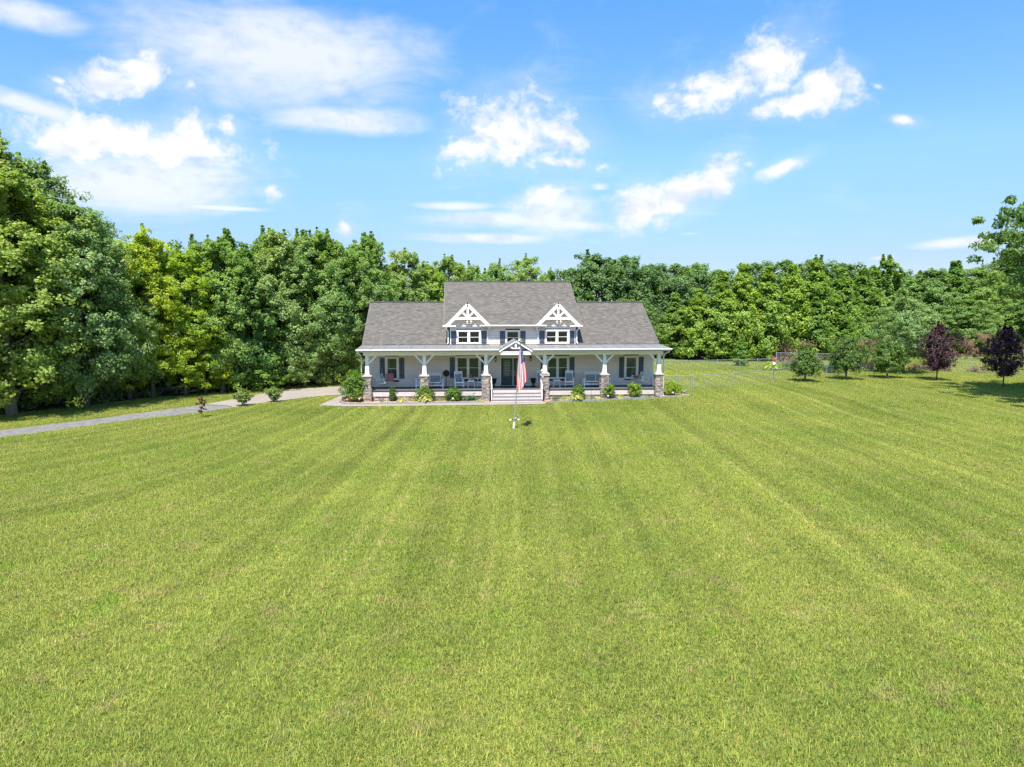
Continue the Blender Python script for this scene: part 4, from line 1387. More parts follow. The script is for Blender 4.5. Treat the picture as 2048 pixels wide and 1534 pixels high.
for x, y, h, hw, k, tn, lab in (
        (27.6, 87.8, 7.4, 3.0, 'young', MD, 'light green young tree right against the end of the porch roof'),
        (29.6, 85.2, 8.0, 3.2, 'young', LT, 'light green rounded tree second from the porch roof end'),
        (32.1, 84.0, 9.8, 3.3, 'young', (1.2, 1.12, .95), 'light green pointed tree third from the porch roof end'),
        (34.6, 83.8, 10.8, 3.3, 'young', LT, 'tall light green tree above the far lawn fence'),
        (37.6, 83.7, 10.3, 3.3, 'young', (1.15, 1.1, .9), 'light green tree straight above the red whirligig'),
        (41.5, 85.0, 10.8, 3.4, 'young', LT, 'light green tree just right of the red whirligig'),
        (46.1, 88.3, 11.6, 3.6, 'young', (1.15, 1.12, .95), 'light green tree above the leftmost crepe myrtle'),
        (51.6, 91.9, 10.8, 4.0, 'young', (1.0, 1.02, .95), 'light green tree above the middle crepe myrtle'),
        (58.4, 98.1, 11.0, 4.2, 'young', (.95, 1, .9), 'bushy green tree right of the middle crepe myrtle'),
        (63.2, 100.2, 13.9, 3.2, 'sparse', (1.0, 1.05, .95), 'thin topped light tree standing above the right woods'),
        (66.2, 99.9, 10.6, 4.2, 'maple', (.85, .95, .9), 'mid green tree behind the grey green ornamental tree'),
        (69.5, 99.7, 11.9, 4.4, 'maple', (.8, .92, .9), 'deeper green tree above the left purple plum'),
        (73.2, 99.4, 12.0, 4.2, 'young', (.72, .85, .85), 'green tree right of the left purple plum'),
        (77.4, 99.1, 11.8, 4.4, 'maple', (1.05, 1.1, .9), 'green tree left of the right purple plum'),
        (81.5, 98.8, 11.8, 4.2, 'young', (.75, .85, .9), 'green tree behind the right purple plum'),
        (83.2, 94.2, 10.4, 4.2, 'maple', (.8, .92, .95), 'dull green tree at the right edge behind the hanging branch'),
        (55.0, 94.5, 8.0, 3.4, 'young', (.8, .92, .8), 'low green tree in front of the bushy right woods'),
        (72.0, 94.0, 7.5, 3.6, 'maple', (.9, 1.0, .9), 'low dull tree over the brown brush between the plums'),
        (44.0, 84.2, 7.0, 2.6, 'young', (.85, .95, .85), 'low green tree over the left end of the dark fence'),
        (49.0, 87.6, 6.8, 3.0, 'young', (.9, .98, .85), 'low green tree over the middle of the dark fence')):
    tree(k, x, y, h * (1.07 if k == 'young' else 1), hw * (.92 if k == 'young' else 1), tn, lab, RW)
tree('young', 31.3, 75.6, 3.4, 1.0, (.9, 1.0, .9), 'small slim tree standing at the far lawn fence', None)
tree('tufted', 43.45, 65.4, 7.4, 3.2, (.98, 1.05, 1.15), 'grey green ornamental tree with a dark trunk by the right fence')
CM = 'crepe myrtles in a row beside the fence'
tree('myrtle', 30.1, 58.7, 2.65, 1.42, (.68, .76, .7), 'leftmost and smallest crepe myrtle of the row beside the fence', CM)
tree('myrtle', 34.6, 60.1, 3.7, 1.6, (.72, .8, .72), 'middle and tallest crepe myrtle of the row beside the fence', CM)
tree('myrtle', 39.1, 61.1, 3.1, 1.65, (.72, .8, .7), 'rightmost crepe myrtle, in front of the grey green ornamental tree', CM)
PL = 'purple leaved plum trees on the right lawn'
tree('plum', 42.1, 58.6, 4.9, 1.75, MD, 'purple leaved plum tree on the left, nearer the crepe myrtles', PL)
tree('plum', 43.96, 53.25, 4.8, 1.85, MD, 'purple leaved plum tree on the right, close to the edge of the picture', PL)
tree('sapling', -15.45, 42.95, 1.35, .27, MD, 'tiny bronze red sapling on the lawn beside the gravel drive')
tree('walnut', 43.6, 43.6, 15.6, 7.0, (.62, .74, .7), 'big tree past the right edge with one leafy branch hanging into view', None, 1.0)


# shrubs and bed plants -------------------------------------------------------------------------
def bush(name, x, y, rx, h, n, L, W, m, label, cat='shrub', tint=MD, shape=1.0, seed=0, stem=0.0, group=None, up=0.45, ry=None):
    """dense shrub: short stems and leaves over an uneven rounded body"""
    global rng
    rng = np.random.default_rng(seed + 100)
    rr = random.Random(seed)
    r = thing(name, (x, y, gzf(x, y) + 0.03), label, cat, group)
    ry = ry or rx
    k = MB()
    for i in range(7):
        a = i * 0.9 + rr.random()
        k.tube([(0.04 * math.cos(a), 0.04 * math.sin(a), -0.03), (math.cos(a) * rx * .3, math.sin(a) * ry * .3, h * .45), (math.cos(a) * rx * .6, math.sin(a) * ry * .6, h * .8)], [0.022, 0.014, 0.005], 5)
    k.build('stems', bark, r, local=True)
    nc = max(40, n // 22)
    d = unit(rng.normal(size=(nc, 3)))
    rad = rng.uniform(0.15, 1.0, (nc, 1)) ** 0.5
    z0 = h * stem
    hh = (h - z0) / 2
    C = d * rad
    zz = C[:, 2]
    taper = np.clip(1 - shape * 0.5 * (zz + 0.2), 0.25, 1.25)
    C = np.stack([C[:, 0] * rx * 0.92 * taper, C[:, 1] * ry * 0.92 * taper, z0 + hh + zz * hh * 0.9], 1)
    idx = np.repeat(np.arange(nc), n // nc)
    g = unit(rng.normal(size=(len(idx), 3))) * rng.uniform(0.1, 1, (len(idx), 1)) ** 0.5
    P = C[idx] + g * (0.22 * min(rx, h))
    P[:, 2] = np.abs(P[:, 2])
    N = unit(P - np.array([0, 0, h * 0.4])) * 0.7 + g * 0.3 + np.array([0, 0, up]) + rng.normal(size=P.shape) * 0.45
    c = link('foliage', leaf_mesh('foliage', P, N, L, W, m, -0.2), r)
    c.color = (*tint, 1)
    return r


def rosette(name, x, y, rad, h, n, L, W, m, label, cat='plant', tint=MD, seed=0, arch=0.6, group=None):
    """plant of broad or strap leaves arching out from the ground"""
    rr = random.Random(seed + 50)
    r = thing(name, (x, y, gzf(x, y) + 0.04), label, cat, group)
    V_, F_ = [], []
    for i in range(n):
        a = i * 2.39996 + rr.uniform(-.3, .3)
        q = math.sqrt((i + 0.5) / n)
        d = Vector((math.cos(a), math.sin(a), 0))
        s = Vector((-math.sin(a), math.cos(a), 0))
        R1 = rad * q * rr.uniform(.8, 1.1)
        z1 = h * (1.05 - q * arch) * rr.uniform(.85, 1.1)
        b0 = d * R1 * 0.15
        p1 = d * R1 * 0.62 + Vector((0, 0, z1))
        ll, ww = L * rr.uniform(.75, 1.2), W * rr.uniform(.8, 1.2)
        dd = (d * (0.5 + q * 0.5) + Vector((0, 0, 0.55 - q * 0.9))).normalized()
        up_ = s.cross(dd) * -1
        k = len(V_)
        pts = [b0, b0 + s * 0.008, p1]
        row = [(0.0, .10), (.3, 1.0), (.68, .8), (1.0, .04)]
        V_ += [tuple(b0 - s * .006), tuple(b0 + s * .006)]
        for t, wq in row:
            c = p1 + dd * ll * t + Vector((0, 0, -ll * 0.35 * t * t))
            V_ += [tuple(c - s * ww * wq / 2 + up_ * ww * .12 * wq), tuple(c + s * ww * wq / 2 + up_ * ww * .12 * wq)]
        for j in range(4):
            F_.append((k + 2 * j, k + 2 * j + 1, k + 2 * j + 3, k + 2 * j + 2))
    c = link('leaves', np_mesh('leaves', np.array(V_), np.array(F_), m), r)
    c.color = (*tint, 1)
    return r


BP = 'shrubs in the front beds'
bush('shrub', -7.2, 49.2, 1.12, 2.35, 6000, .13, .07, lf_shrub, 'largest shrub, tall and rounded against the left corner pier', tint=(.9, .95, .9), shape=.6, seed=1, group=BP)
bush('boxwood', -4.61, 49.0, .34, 1.16, 2600, .06, .04, lf_shrub, 'narrow clipped conical boxwood below the left porch swing', tint=(.55, .72, .95), shape=.45, seed=2, group=BP)
bush('shrub', -2.4, 48.72, .72, 1.18, 2200, .12, .06, lf_shrub, 'leafy shrub in front of the second pier, behind the big left hosta', tint=(.95, 1.0, .8), shape=.4, seed=3, group=BP)
bush('shrub', -0.42, 48.72, .66, 1.02, 2400, .12, .06, lf_shrub, 'round green shrub below the left rocking chair', tint=(.82, .92, .85), shape=.3, seed=4, group=BP)
bush('shrub', 8.38, 48.62, .56, 1.18, 1900, .12, .06, lf_shrub, 'green shrub behind the big right hosta', tint=(.95, 1.0, .8), shape=.75, seed=5, group=BP)
bush('shrub', 10.55, 48.95, .56, 1.25, 2400, .11, .055, lf_shrub, 'upright rounded shrub in front of the fifth pier', tint=(1.25, 1.15, .9), shape=.15, seed=6, stem=.06, group=BP)
bush('shrub', 12.5, 49.05, .57, 1.22, 2400, .11, .055, lf_shrub, 'ball shaped yellowish shrub under the right porch swing', tint=(1.5, 1.3, .8), shape=.05, seed=7, stem=.08, group=BP)
bush('shrub', 15.55, 49.75, .74, 1.05, 2500, .12, .06, lf_shrub, 'bright yellow green shrub alone at the right end of the bed', tint=(1.7, 1.45, .7), shape=.15, seed=8, stem=.08, group=BP)
HO = 'variegated hostas in the front beds'
rosette('hosta', -2.35, 48.15, .66, .55, 130, .21, .125, lf_hosta, 'big pale variegated hosta left of the steps', seed=1, group=HO)
rosette('hosta', -3.95, 48.45, .5, .28, 70, .18, .10, lf_hosta, 'smaller pale hosta beside the conical boxwood', seed=2, group=HO)
rosette('hosta', 8.15, 48.3, .66, .55, 130, .21, .125, lf_hosta, 'big pale variegated hosta right of the steps', seed=3, group=HO)
rosette('hosta', 9.95, 48.75, .3, .16, 34, .14, .08, lf_hosta, 'tiniest pale hosta at the foot of the upright rounded shrub', seed=4, group=HO)
rosette('hosta', 11.5, 48.9, .40, .28, 60, .17, .095, lf_hosta, 'pale hosta between the upright shrub and the ball shaped shrub', seed=5, group=HO)
rosette('elephant_ear', .86, 48.62, .42, .50, 13, .42, .26, lf_blue, 'elephant ear plant with large leaves left of the steps', seed=6)
rosette('elephant_ear', 1.35, 48.35, .36, .18, 12, .26, .16, lf_hosta, 'low pale leaved plant at the foot of the left step pier', tint=(.55, .75, .7), seed=7)
rosette('plant', .42, 48.75, .26, .45, 10, .26, .12, lf_blue, 'blue green broad leaved plant beside the elephant ear', tint=(1.2, 1.2, 1.3), seed=8)
rosette('daylily', -1.37, 48.65, .36, .32, 34, .34, .03, lf_myrtle, 'thin leaved daylily clump between the second pier shrub and the round shrub', tint=(1.3, 1.2, .8), seed=9)
rosette('daylily', 7.35, 48.45, .45, .36, 44, .36, .035, lf_myrtle, 'arching daylily clump beside the big right hosta', tint=(1.5, 1.35, .8), seed=10)
rosette('plant', 6.7, 48.4, .36, .34, 30, .24, .09, lf_blue, 'blue green plant at the foot of the right step pier', tint=(1.2, 1.3, 1.2), seed=11)
rosette('daylily', 9.3, 48.6, .34, .34, 30, .28, .05, lf_myrtle, 'loose green clump around the right hook pole', tint=(.95, 1, .9), seed=12)
rosette('daylily', 13.4, 49.0, .30, .32, 34, .30, .028, lf_myrtle, 'thin leaved clump beside the right corner pier', tint=(1.3, 1.2, .8), seed=13)
rosette('daylily', -3.05, 48.85, .42, .40, 40, .34, .03, lf_myrtle, 'thin leaved clump behind the smaller left hosta', tint=(1.4, 1.25, .8), seed=14)
rosette('plant', -5.35, 48.6, .18, .2, 12, .16, .07, lf_blue, 'tiny green seedling by the ledge stones near the left shrub', seed=15)
rosette('plant', -4.98, 48.5, .16, .16, 12, .14, .06, lf_hosta, 'tiny pale seedling left of the conical boxwood', seed=16)
DS = 'shrubs beside the concrete driveway'
for x, y, s, lab in ((-14.39, 47.55, 1, 'left of two vase shaped shrubs beside the driveway, with bronze tips'), (-12.79, 49.2, 2, 'right of two vase shaped shrubs beside the driveway, closer to the house')):
    bush('shrub', x, y, .62, 1.12, 1900, .11, .06, lf_myrtle, lab, tint=(1.15, .98, 1.1), shape=-.75, seed=20 + s, stem=.12, group=DS)
bush('shrub', 36.7, 66.4, .95, .95, 1500, .14, .08, lf_blue, 'low rounded green shrub behind the middle crepe myrtle', tint=(1, 1, 1), shape=.1, seed=31)
rosette('yucca', 34.1, 70.7, .8, 1.0, 46, .9, .10, lf_blue, 'spiky blue green plant by the dark fence corner', tint=(1.5, 1.4, 1.3), seed=32)
rosette('plant', 32.2, 70.1, .9, .9, 40, .5, .28, lf_hosta, 'yellow green broad leaved plant below the red whirligig', tint=(.6, .8, .5), seed=33)


def mass(name, pts, n, L, W, m, label, cat, tint=MD, seed=0, per=160, flat=.8):
    """a tangle nobody could count, one object"""
    global rng
    rng = np.random.default_rng(seed)
    P, N = [], []
    for x, y, z, r in pts:
        g = unit(rng.normal(size=(per, 3))) * rng.uniform(.2, 1, (per, 1)) ** .5
        q = np.array([x, y, z]) + g * r * np.array([1, 1, flat])
        q[:, 2] = np.maximum(q[:, 2], gzf(x, y) + .03)
        P.append(q)
        N.append(g + np.array([0, 0, .5]) + rng.normal(size=g.shape) * .4)
    o = link(name, leaf_mesh(name, np.concatenate(P), np.concatenate(N), L, W, m, .1))
    o.color = (*tint, 1)
    return tag(o, label, cat, None, 'stuff')


ug = []
rr = random.Random(3)
edge = [(-36, 42.5), (-31.5, 44.2), (-27.0, 47.6), (-24.4, 50.6), (-21.9, 54.2), (-19.6, 56.2), (-17.2, 59.2), (-14, 62.4), (-10.4, 65.6), (-7.5, 69.0), (-3.0, 76), (4, 90)]
for (a, b) in zip(edge[:-1], edge[1:]):
    for k in range(15):
        t = rr.random()
        d = rr.choice((rr.uniform(0, 2), rr.uniform(1, 6)))
        ug.append((a[0] + (b[0] - a[0]) * t - d * .6, a[1] + (b[1] - a[1]) * t + d, rr.uniform(.1, .5) + d * rr.uniform(0, .75), rr.uniform(.6, 1.2)))
mass('undergrowth', ug, 0, .24, .16, lf_maple, 'dark tangled undergrowth beneath the left woods', 'undergrowth', (.75, .82, .85), 41, 190)
ug = []
edge = [(14, 95), (22, 94), (27.5, 88.5), (32, 85), (39, 84.4), (46, 87.5), (56, 94), (66, 98), (95, 95)]
for (a, b) in zip(edge[:-1], edge[1:]):
    for k in range(16):
        t = rr.random()
        d = rr.uniform(0, 4)
        ug.append((a[0] + (b[0] - a[0]) * t, a[1] + (b[1] - a[1]) * t + d, rr.uniform(.2, .8) + d * rr.uniform(.1, .8), rr.uniform(.7, 1.3)))
mass('undergrowth', ug, 0, .34, .24, lf_young, 'low leafy undergrowth along the foot of the right woods', 'undergrowth', (.7, .8, .8), 42, 110)
br = []
for k in range(60):
    x = rr.uniform(37, 60)
    br.append((x, 81 + (x - 37) * .35 + rr.uniform(-.8, 1.5), rr.uniform(.3, 2.7), rr.uniform(.5, 1.0)))
for k in range(50):
    x = rr.uniform(62, 84)
    br.append((x, 88 + rr.uniform(-1, 2), rr.uniform(.3, 3.2), rr.uniform(.6, 1.1)))
for k in range(70):
    t = rr.random()
    q = ((36.2, 74.4), (38.9, 72.9), (41.5, 71.2), (44.0, 69.6), (47.2, 68.0), (50.6, 66.0), (55, 63.4))
    i = rr.randrange(3) if rr.random() < .7 else rr.randrange(6)
    br.append((q[i][0] + (q[i + 1][0] - q[i][0]) * t + rr.uniform(0, .6), q[i][1] + (q[i + 1][1] - q[i][1]) * t + rr.uniform(.1, .9), rr.uniform(.2, 1.5 if i < 3 else .7), rr.uniform(.35, .6)))
mass('dead_brush', br, 0, .26, .07, lf_brown, 'reddish brown dead brush heaped along behind the right fence', 'brush', MD, 43, 150)
bp = []
for k in range(30):
    t = rr.random()
    bp.append((-19.3 + 3.6 * t, 56.3 + 2.5 * t + rr.uniform(-.4, .4), rr.uniform(.1, .9), rr.uniform(.3, .6)))
mass('brush_pile', bp, 0, .22, .06, lf_maple, 'low grey green brush pile at the wood edge left of the driveway shrubs', 'brush', (1.3, 1.2, 1.4), 44, 160)
for k, (p, q, r0, lab) in enumerate((((-23.6, 54.2, 1.9), (-20.0, 53.7, 2.4), .07, 'fallen bough slanting up to the golden locust trunk'),
                                 ((-21.4, 53.6, .7), (-18.2, 55.0, 1.0), .09, 'pale fallen bough lying low right of the golden locust trunk'),
                                 ((-21.2, 54.0, .5), (-19.2, 54.4, 1.6), .06, 'thin fallen bough crossing the pale one'),
                                 ((-25.2, 52.0, 4.4), (-24.1, 51.2, 2.8), .06, 'broken bough leaning in the dark trees high at left'),
                                 ((-20.8, 53.9, .3), (-17.9, 55.8, .5), .06, 'lowest fallen bough along the wood edge'))):
    p, q = Vector(p), Vector(q)
    m = MB()
    mid = p.lerp(q, .5) + Vector((rr.uniform(-.2, .2), 0, rr.uniform(-.05, .25)))
    m.tube([p, mid, q], [r0, r0 * .8, r0 * .4], 7)
    for j in range(5):
        s = p.lerp(q, .25 + .15 * j)
        m.tube([s, s + Vector((rr.uniform(-.3, .5), rr.uniform(-.3, .3), rr.uniform(.1, .6)))], [r0 * .4, .008], 5)
    tag(m.build('fallen_bough', dead_m), lab, 'fallen bough', 'fallen boughs in the left woods')
# ------------------------------------------------------------------ fences
def fence(label, posts, h, group=None, gate=None):
    root = thing('chain_link_fence', (posts[0][0], posts[0][1], gzf(*posts[0])), label, 'fence', group)
    for i, (x, y) in enumerate(posts):
        z = gzf(x, y)
        thick = i == 0 or i == len(posts) - 1
        p = MB().tube([(x, y, z - .1), (x, y, z + h + .03)], .042 if thick else .028, 8)
        p.ball((x, y, z + h + .05), .05 if thick else .036, n=8)
        p.build('post', steel, root)
    for i, ((x0, y0), (x1, y1)) in enumerate(zip(posts[:-1], posts[1:])):
        z0, z1 = gzf(x0, y0), gzf(x1, y1)
        MB().tube([(x0, y0, z0 + h), (x1, y1, z1 + h)], .024, 6).build('rail', steel, root)
        L = math.hypot(x1 - x0, y1 - y0)
        me = bpy.data.meshes.new('mesh_panel')
        o = org(root)
        me.from_pydata([(x0 - o.x, y0 - o.y, z0 + .02 - o.z), (x1 - o.x, y1 - o.y, z1 + .02 - o.z), (x1 - o.x, y1 - o.y, z1 + h - .01 - o.z), (x0 - o.x, y0 - o.y, z0 + h - .01 - o.z)], [], [(0, 1, 2, 3)])
        uv = me.uv_layers.new()
        for k, q in enumerate(((0, 0), (L, 0), (L, h), (0, h))):
            uv.data[k].uv = q
        me.materials.append(wire)
        link('mesh_panel', me, root)
    return root


fence('chain link fence running from the gate past the whirligig behind the crepe myrtles', [(18.30, 53.4), (22.42, 55.63), (27.26, 58.89), (31.0, 61.2), (34.6, 63.4), (38.6, 65.9), (43.2, 68.8)], 1.12)
fence('short chain link gate section between house corner and fence corner', [(14.7, 53.6), (17.0, 53.5), (17.2, 53.5), (18.18, 53.42)], 1.12)
fence('far low chain link fence across the back lawn right of the house', [(16.5, 69.8), (21.3, 71.05), (27.2, 71.83), (29.8, 72.3), (32.0, 72.9), (34.12, 73.24)], 1.0)
fence('taller chain link fence before the brown brush', [(34.4, 73.6), (36.4, 73.2), (38.2, 72.2), (40.6, 70.6), (43.3, 68.9), (46.6, 67.0), (50.0, 64.9), (54.2, 62.5), (60, 59.5)], 1.62)
g = thing('whirligig', (28.3, 61.0, .25), 'red and white garden whirligig on a thin stake by the fence', 'garden ornament')
MB().tube([(28.3, 61, .2), (28.3, 61, 2.1)], .018, 6).build('stake', black_m, g)
wh = MB()
for k in range(6):
    a = k * math.pi / 3
    wh.add([(28.3, 60.97, 2.02), (28.3 + 0.18 * math.cos(a), 60.95, 2.02 + 0.18 * math.sin(a)), (28.3 + 0.18 * math.cos(a + .7), 60.99, 2.02 + 0.18 * math.sin(a + .7)), (28.3 + .1 * math.cos(a + .5), 60.93, 2.02 + .1 * math.sin(a + .5))], [(0, 1, 2, 3)])
wh.ball((28.3, 60.97, 2.02), .06)
wh.build('red_wheel', red_m, g)
MB().tube([(28.3, 60.96, 1.72), (28.3, 60.99, 1.72)], .13, 14).build('white_disc', white, g)

# ------------------------------------------------------------------ flagpole and flag
PB, PT = Vector((2.94, 37.7, 0)), Vector((3.31, 37.55, 4.80))
fp = thing('flagpole', PB, 'tilting grey flagpole with lamps at its foot on the lawn', 'flagpole')
d = PT - PB
MB().tube([PB, PB + d * .34, PB + d * .341, PB + d * .67, PB + d * .671, PT], [.036, .036, .030, .030, .025, .022], 10).build('pole', steel, fp)
MB().tube([PB + Vector((0, 0, -.02)), PB + d * .085], .055, 10).build('base_sleeve', white, fp)
MB().lathe((PT.x, PT.y, PT.z), [(.03, -.03), (.19, 0), (.20, .025), (.05, .05)], 14).build('solar_disc', gold, fp)
MB().ball((PT.x, PT.y, PT.z + .12), .065).build('finial', gold, fp)
c = PB + d * .11
for s, dy in ((-1, -.1), (1, -.05), (.55, .3)):
    a = MB().tube([c, c + Vector((s * .17, dy, 0.02))], .016, 6).build('lamp_arm', black_m, fp)
    e = c + Vector((s * .22, dy * 1.2, .03))
    MB().lathe((e.x, e.y, e.z - .06), [(.03, 0), (.062, .03), (.066, .07), (.03, .10)], 10).build('spotlight', white, a)
MB().tube([(3.13, 37.6, 0), (3.13, 37.6, .75)], .008, 5).build('ground_wire', black_m, fp)

NV, NU = 13, 26
FH, FLN = 1.25, 2.0


def cloth(u, v, off=0.0):
    """u along the fly 0..1, v across the stripes 0..1 (0 = top stripe)"""
    def f(u, v):
        pole = PB + d * (0.965 - 0.06 * v)
        fan = .16 + .84 * min(1.0, u / .62) ** .8
        x = pole.x + (0.30 - .62 * v) * fan * .82 + .10 * u
        y = pole.y - .05 + math.sin(v * 3.0 * math.pi + .7 * u) * .15 * fan - .04 * u
        z = pole.z - 1.98 * u * (1.0 + .12 * v) - .10 * v - .05 * math.sin(v * 9 + 3 * u)
        return Vector((x, y, z))
    p = f(u, v)
    if off:
        nrm = (f(u + .01, v) - p).cross(f(u, v + .01) - p).normalized()
        p = p + nrm * off
    return p


me = bpy.data.meshes.new('flag')
bm = bmesh.new()
grid = [[bm.verts.new(cloth(i / NU, j / NV)) for i in range(NU + 1)] for j in range(NV + 1)]
for j in range(NV):
    for i in range(NU):
        fc = bm.faces.new((grid[j][i], grid[j][i + 1], grid[j + 1][i + 1], grid[j + 1][i]))
        fc.material_index = 2 if (j < 7 and i < NU * .4) else (0 if j % 2 == 0 else 1)
        fc.smooth = True
o = PB + d * .95
for v in bm.verts:
    v.co -= o
bm.to_mesh(me)
bm.free()
for m in (flag_r, flag_w, flag_b):
    me.materials.append(m)
flag = link('flag', me)
flag.location = o
tag(flag, 'limp stars and stripes flag hanging in folds from the flagpole', 'flag')
stars = MB()
for r_ in range(9):
    for k in range(6 if r_ % 2 == 0 else 5):
        u0 = (.5 + k + (0 if r_ % 2 == 0 else .5)) / 6 * .385
        v0 = (r_ + .9) / 9.8 * 7 / 13
        for off in (.004, -.004):
            vs = []
            for q in range(10):
                a = q * math.pi / 5
                rad = .030 if q % 2 == 0 else .012
                vs.append(cloth(u0 + math.cos(a) * rad / FLN, v0 + math.sin(a) * rad / FH, off))
            ce_ = cloth(u0, v0, off)
            stars.add(vs + [ce_], [(q, (q + 1) % 10, 10) for q in range(10)])
stars.build('stars', flag_w, flag)

# ------------------------------------------------------------------ porch furniture (built facing -Y at the origin, then placed)


def rot(o, rz, loc):
    o.location = loc
    o.rotation_euler = (0, 0, R(rz))
    return o


def swing(loc, rz, label):
    r = thing('porch_swing', (0, 0, 0), label, 'porch swing', 'porch swings')
    tl = math.radians(14)

    def T(x, y, z):      # tilt the seat back
        return (x, y * math.cos(tl) + z * math.sin(tl), -y * math.sin(tl) + z * math.cos(tl))
    s = MB()
    for k in range(5):
        y = -.28 + .13 * k
        s.bar(T(-.6, y, 0), T(.6, y, 0), .11, .025, (0, 1, 0))
    s.build('seat', furn, r)
    b = MB()
    for k in range(5):
        z = .18 + .115 * k
        b.bar(T(-.6, .30 + .3 * (z - .1), z), T(.6, .30 + .3 * (z - .1), z), .02, .075, (0, 1, 0))
    for x in (-.58, 0, .58):
        b.bar(T(x, .27, -.05), T(x, .49, .72), .05, .04, (1, 0, 0))
    b.build('backrest', furn, r)
    for x in (-.6, .6):
        a = MB()
        a.bar(T(x, -.33, .27), T(x, .36, .27), .08, .03, (1, 0, 0)).bar(T(x, -.28, -.03), T(x, -.28, .27), .05, .05).bar(T(x, -.34, -.03), T(x, .34, -.03), .05, .06, (1, 0, 0))
        a.build('armrest', furn, r)
        c = MB()
        top = 3.61 - loc[2]
        c.tube([T(x * 1.03, -.3, .28), (x * 1.05, .06, 1.3), (x * 1.05, .06, top)], .009, 5).tube([T(x * 1.03, .40, .28), (x * 1.05, .06, 1.3)], .009, 5)
        c.build('chain', steel, r)
    return rot(r, rz, loc)


swing((-5.25, 50.25, 1.36), 66, 'white porch swing at the left end of the porch facing inward')
swing((13.2, 50.3, 1.38), -66, 'white porch swing at the right end of the porch facing inward')


def cushion(loc, rz, m, label, s=.46, lean=20):
    c = MB()
    n = 6
    vs, fs = [], []
    for sgn in (-1, 1):
        for j in range(n + 1):
            for i in range(n + 1):
                u, v = i / n * 2 - 1, j / n * 2 - 1
                t = (1 - u ** 4) * (1 - v ** 4)
                vs.append((u * s / 2, sgn * (.01 + .07 * t), v * s / 2 + s / 2))
    k = n + 1
    for h in (0, 1):
        for j in range(n):
            for i in range(n):
                q = h * k * k + j * k + i
                fs.append((q, q + 1, q + k + 1, q + k))
    o = c.add(vs, fs).build('cushion', m, None, True)
    o.location = loc
    o.rotation_euler = (R(-lean), 0, R(rz))
    return tag(o, label, 'cushion', 'cushions on the porch swings')


cushion((-4.92, 50.35, 1.44), 20, pink, 'dusty pink square cushion on the left porch swing', .56, 14)
cushion((12.9, 50.55, 1.42), -66, pink, 'pink patterned cushion low on the right porch swing', .40, 50)


def rocker(loc, rz, label):
    r = thing('rocking_chair', (0, 0, 0), label, 'rocking chair', 'rocking chairs on the porch')
    s = MB()
    for k in range(5):
        s.bar((-.26, -.24 + .115 * k, .44 - .02 * k), (.26, -.24 + .115 * k, .44 - .02 * k), .10, .02, (0, 1, 0))
    s.bar((-.28, -.29, .42), (.28, -.29, .42), .03, .09, (0, 1, 0))
    s.build('seat', furn, r)
    b = MB()
    for x in (-.27, .27):
        b.bar((x, .22, .30), (x, .46, 1.18), .05, .04, (1, 0, 0))
    for z in (1.0, 1.07, 1.14):
        b.bar((-.27, .22 + .27 * (z - .3), z), (.27, .22 + .27 * (z - .3), z), .02, .055, (0, 1, 0))
    b.build('back_frame', furn, r)
    MB().bar((0, .25, .48), (0, .40, .97), .47, .02, (1, 0, 0)).build('sling_back', sling, r)
    for x in (-.3, .3):
        a = MB().bar((x, -.30, .66), (x, .36, .62), .08, .025, (1, 0, 0))
        a.build('armrest', furn, r)
        MB().bar((x, -.27, .06), (x, -.27, .65), .045, .045).build('leg', furn, r)
        MB().bar((x, .24, .05), (x, .28, .62), .045, .045).build('leg', furn, r)
        pts = [(x, -.46 + .19 * k, .025 + .0000 + .012 * (k - 2.6) ** 2) for k in range(6)]
        MB().tube(pts, .022, 5).build('rocker', furn, r)
    MB().bar((-.3, -.27, .2), (.3, -.27, .2), .02, .03, (0, 1, 0)).bar((-.3, .26, .2), (.3, .26, .2), .02, .03, (0, 1, 0)).build('stretcher', furn, r)
    return rot(r, rz, loc)


rocker((-.02, 50.3, FL), 8, 'pale rocking chair left of the flower table, near the black fan')
rocker((1.72, 50.35, FL), -28, 'pale rocking chair half hidden behind the pier left of the steps')
rocker((6.05, 50.35, FL), 26, 'pale rocking chair almost hidden behind the pier right of the steps')
rocker((8.0, 50.35, FL), -8, 'pale rocking chair right of the empty side table')


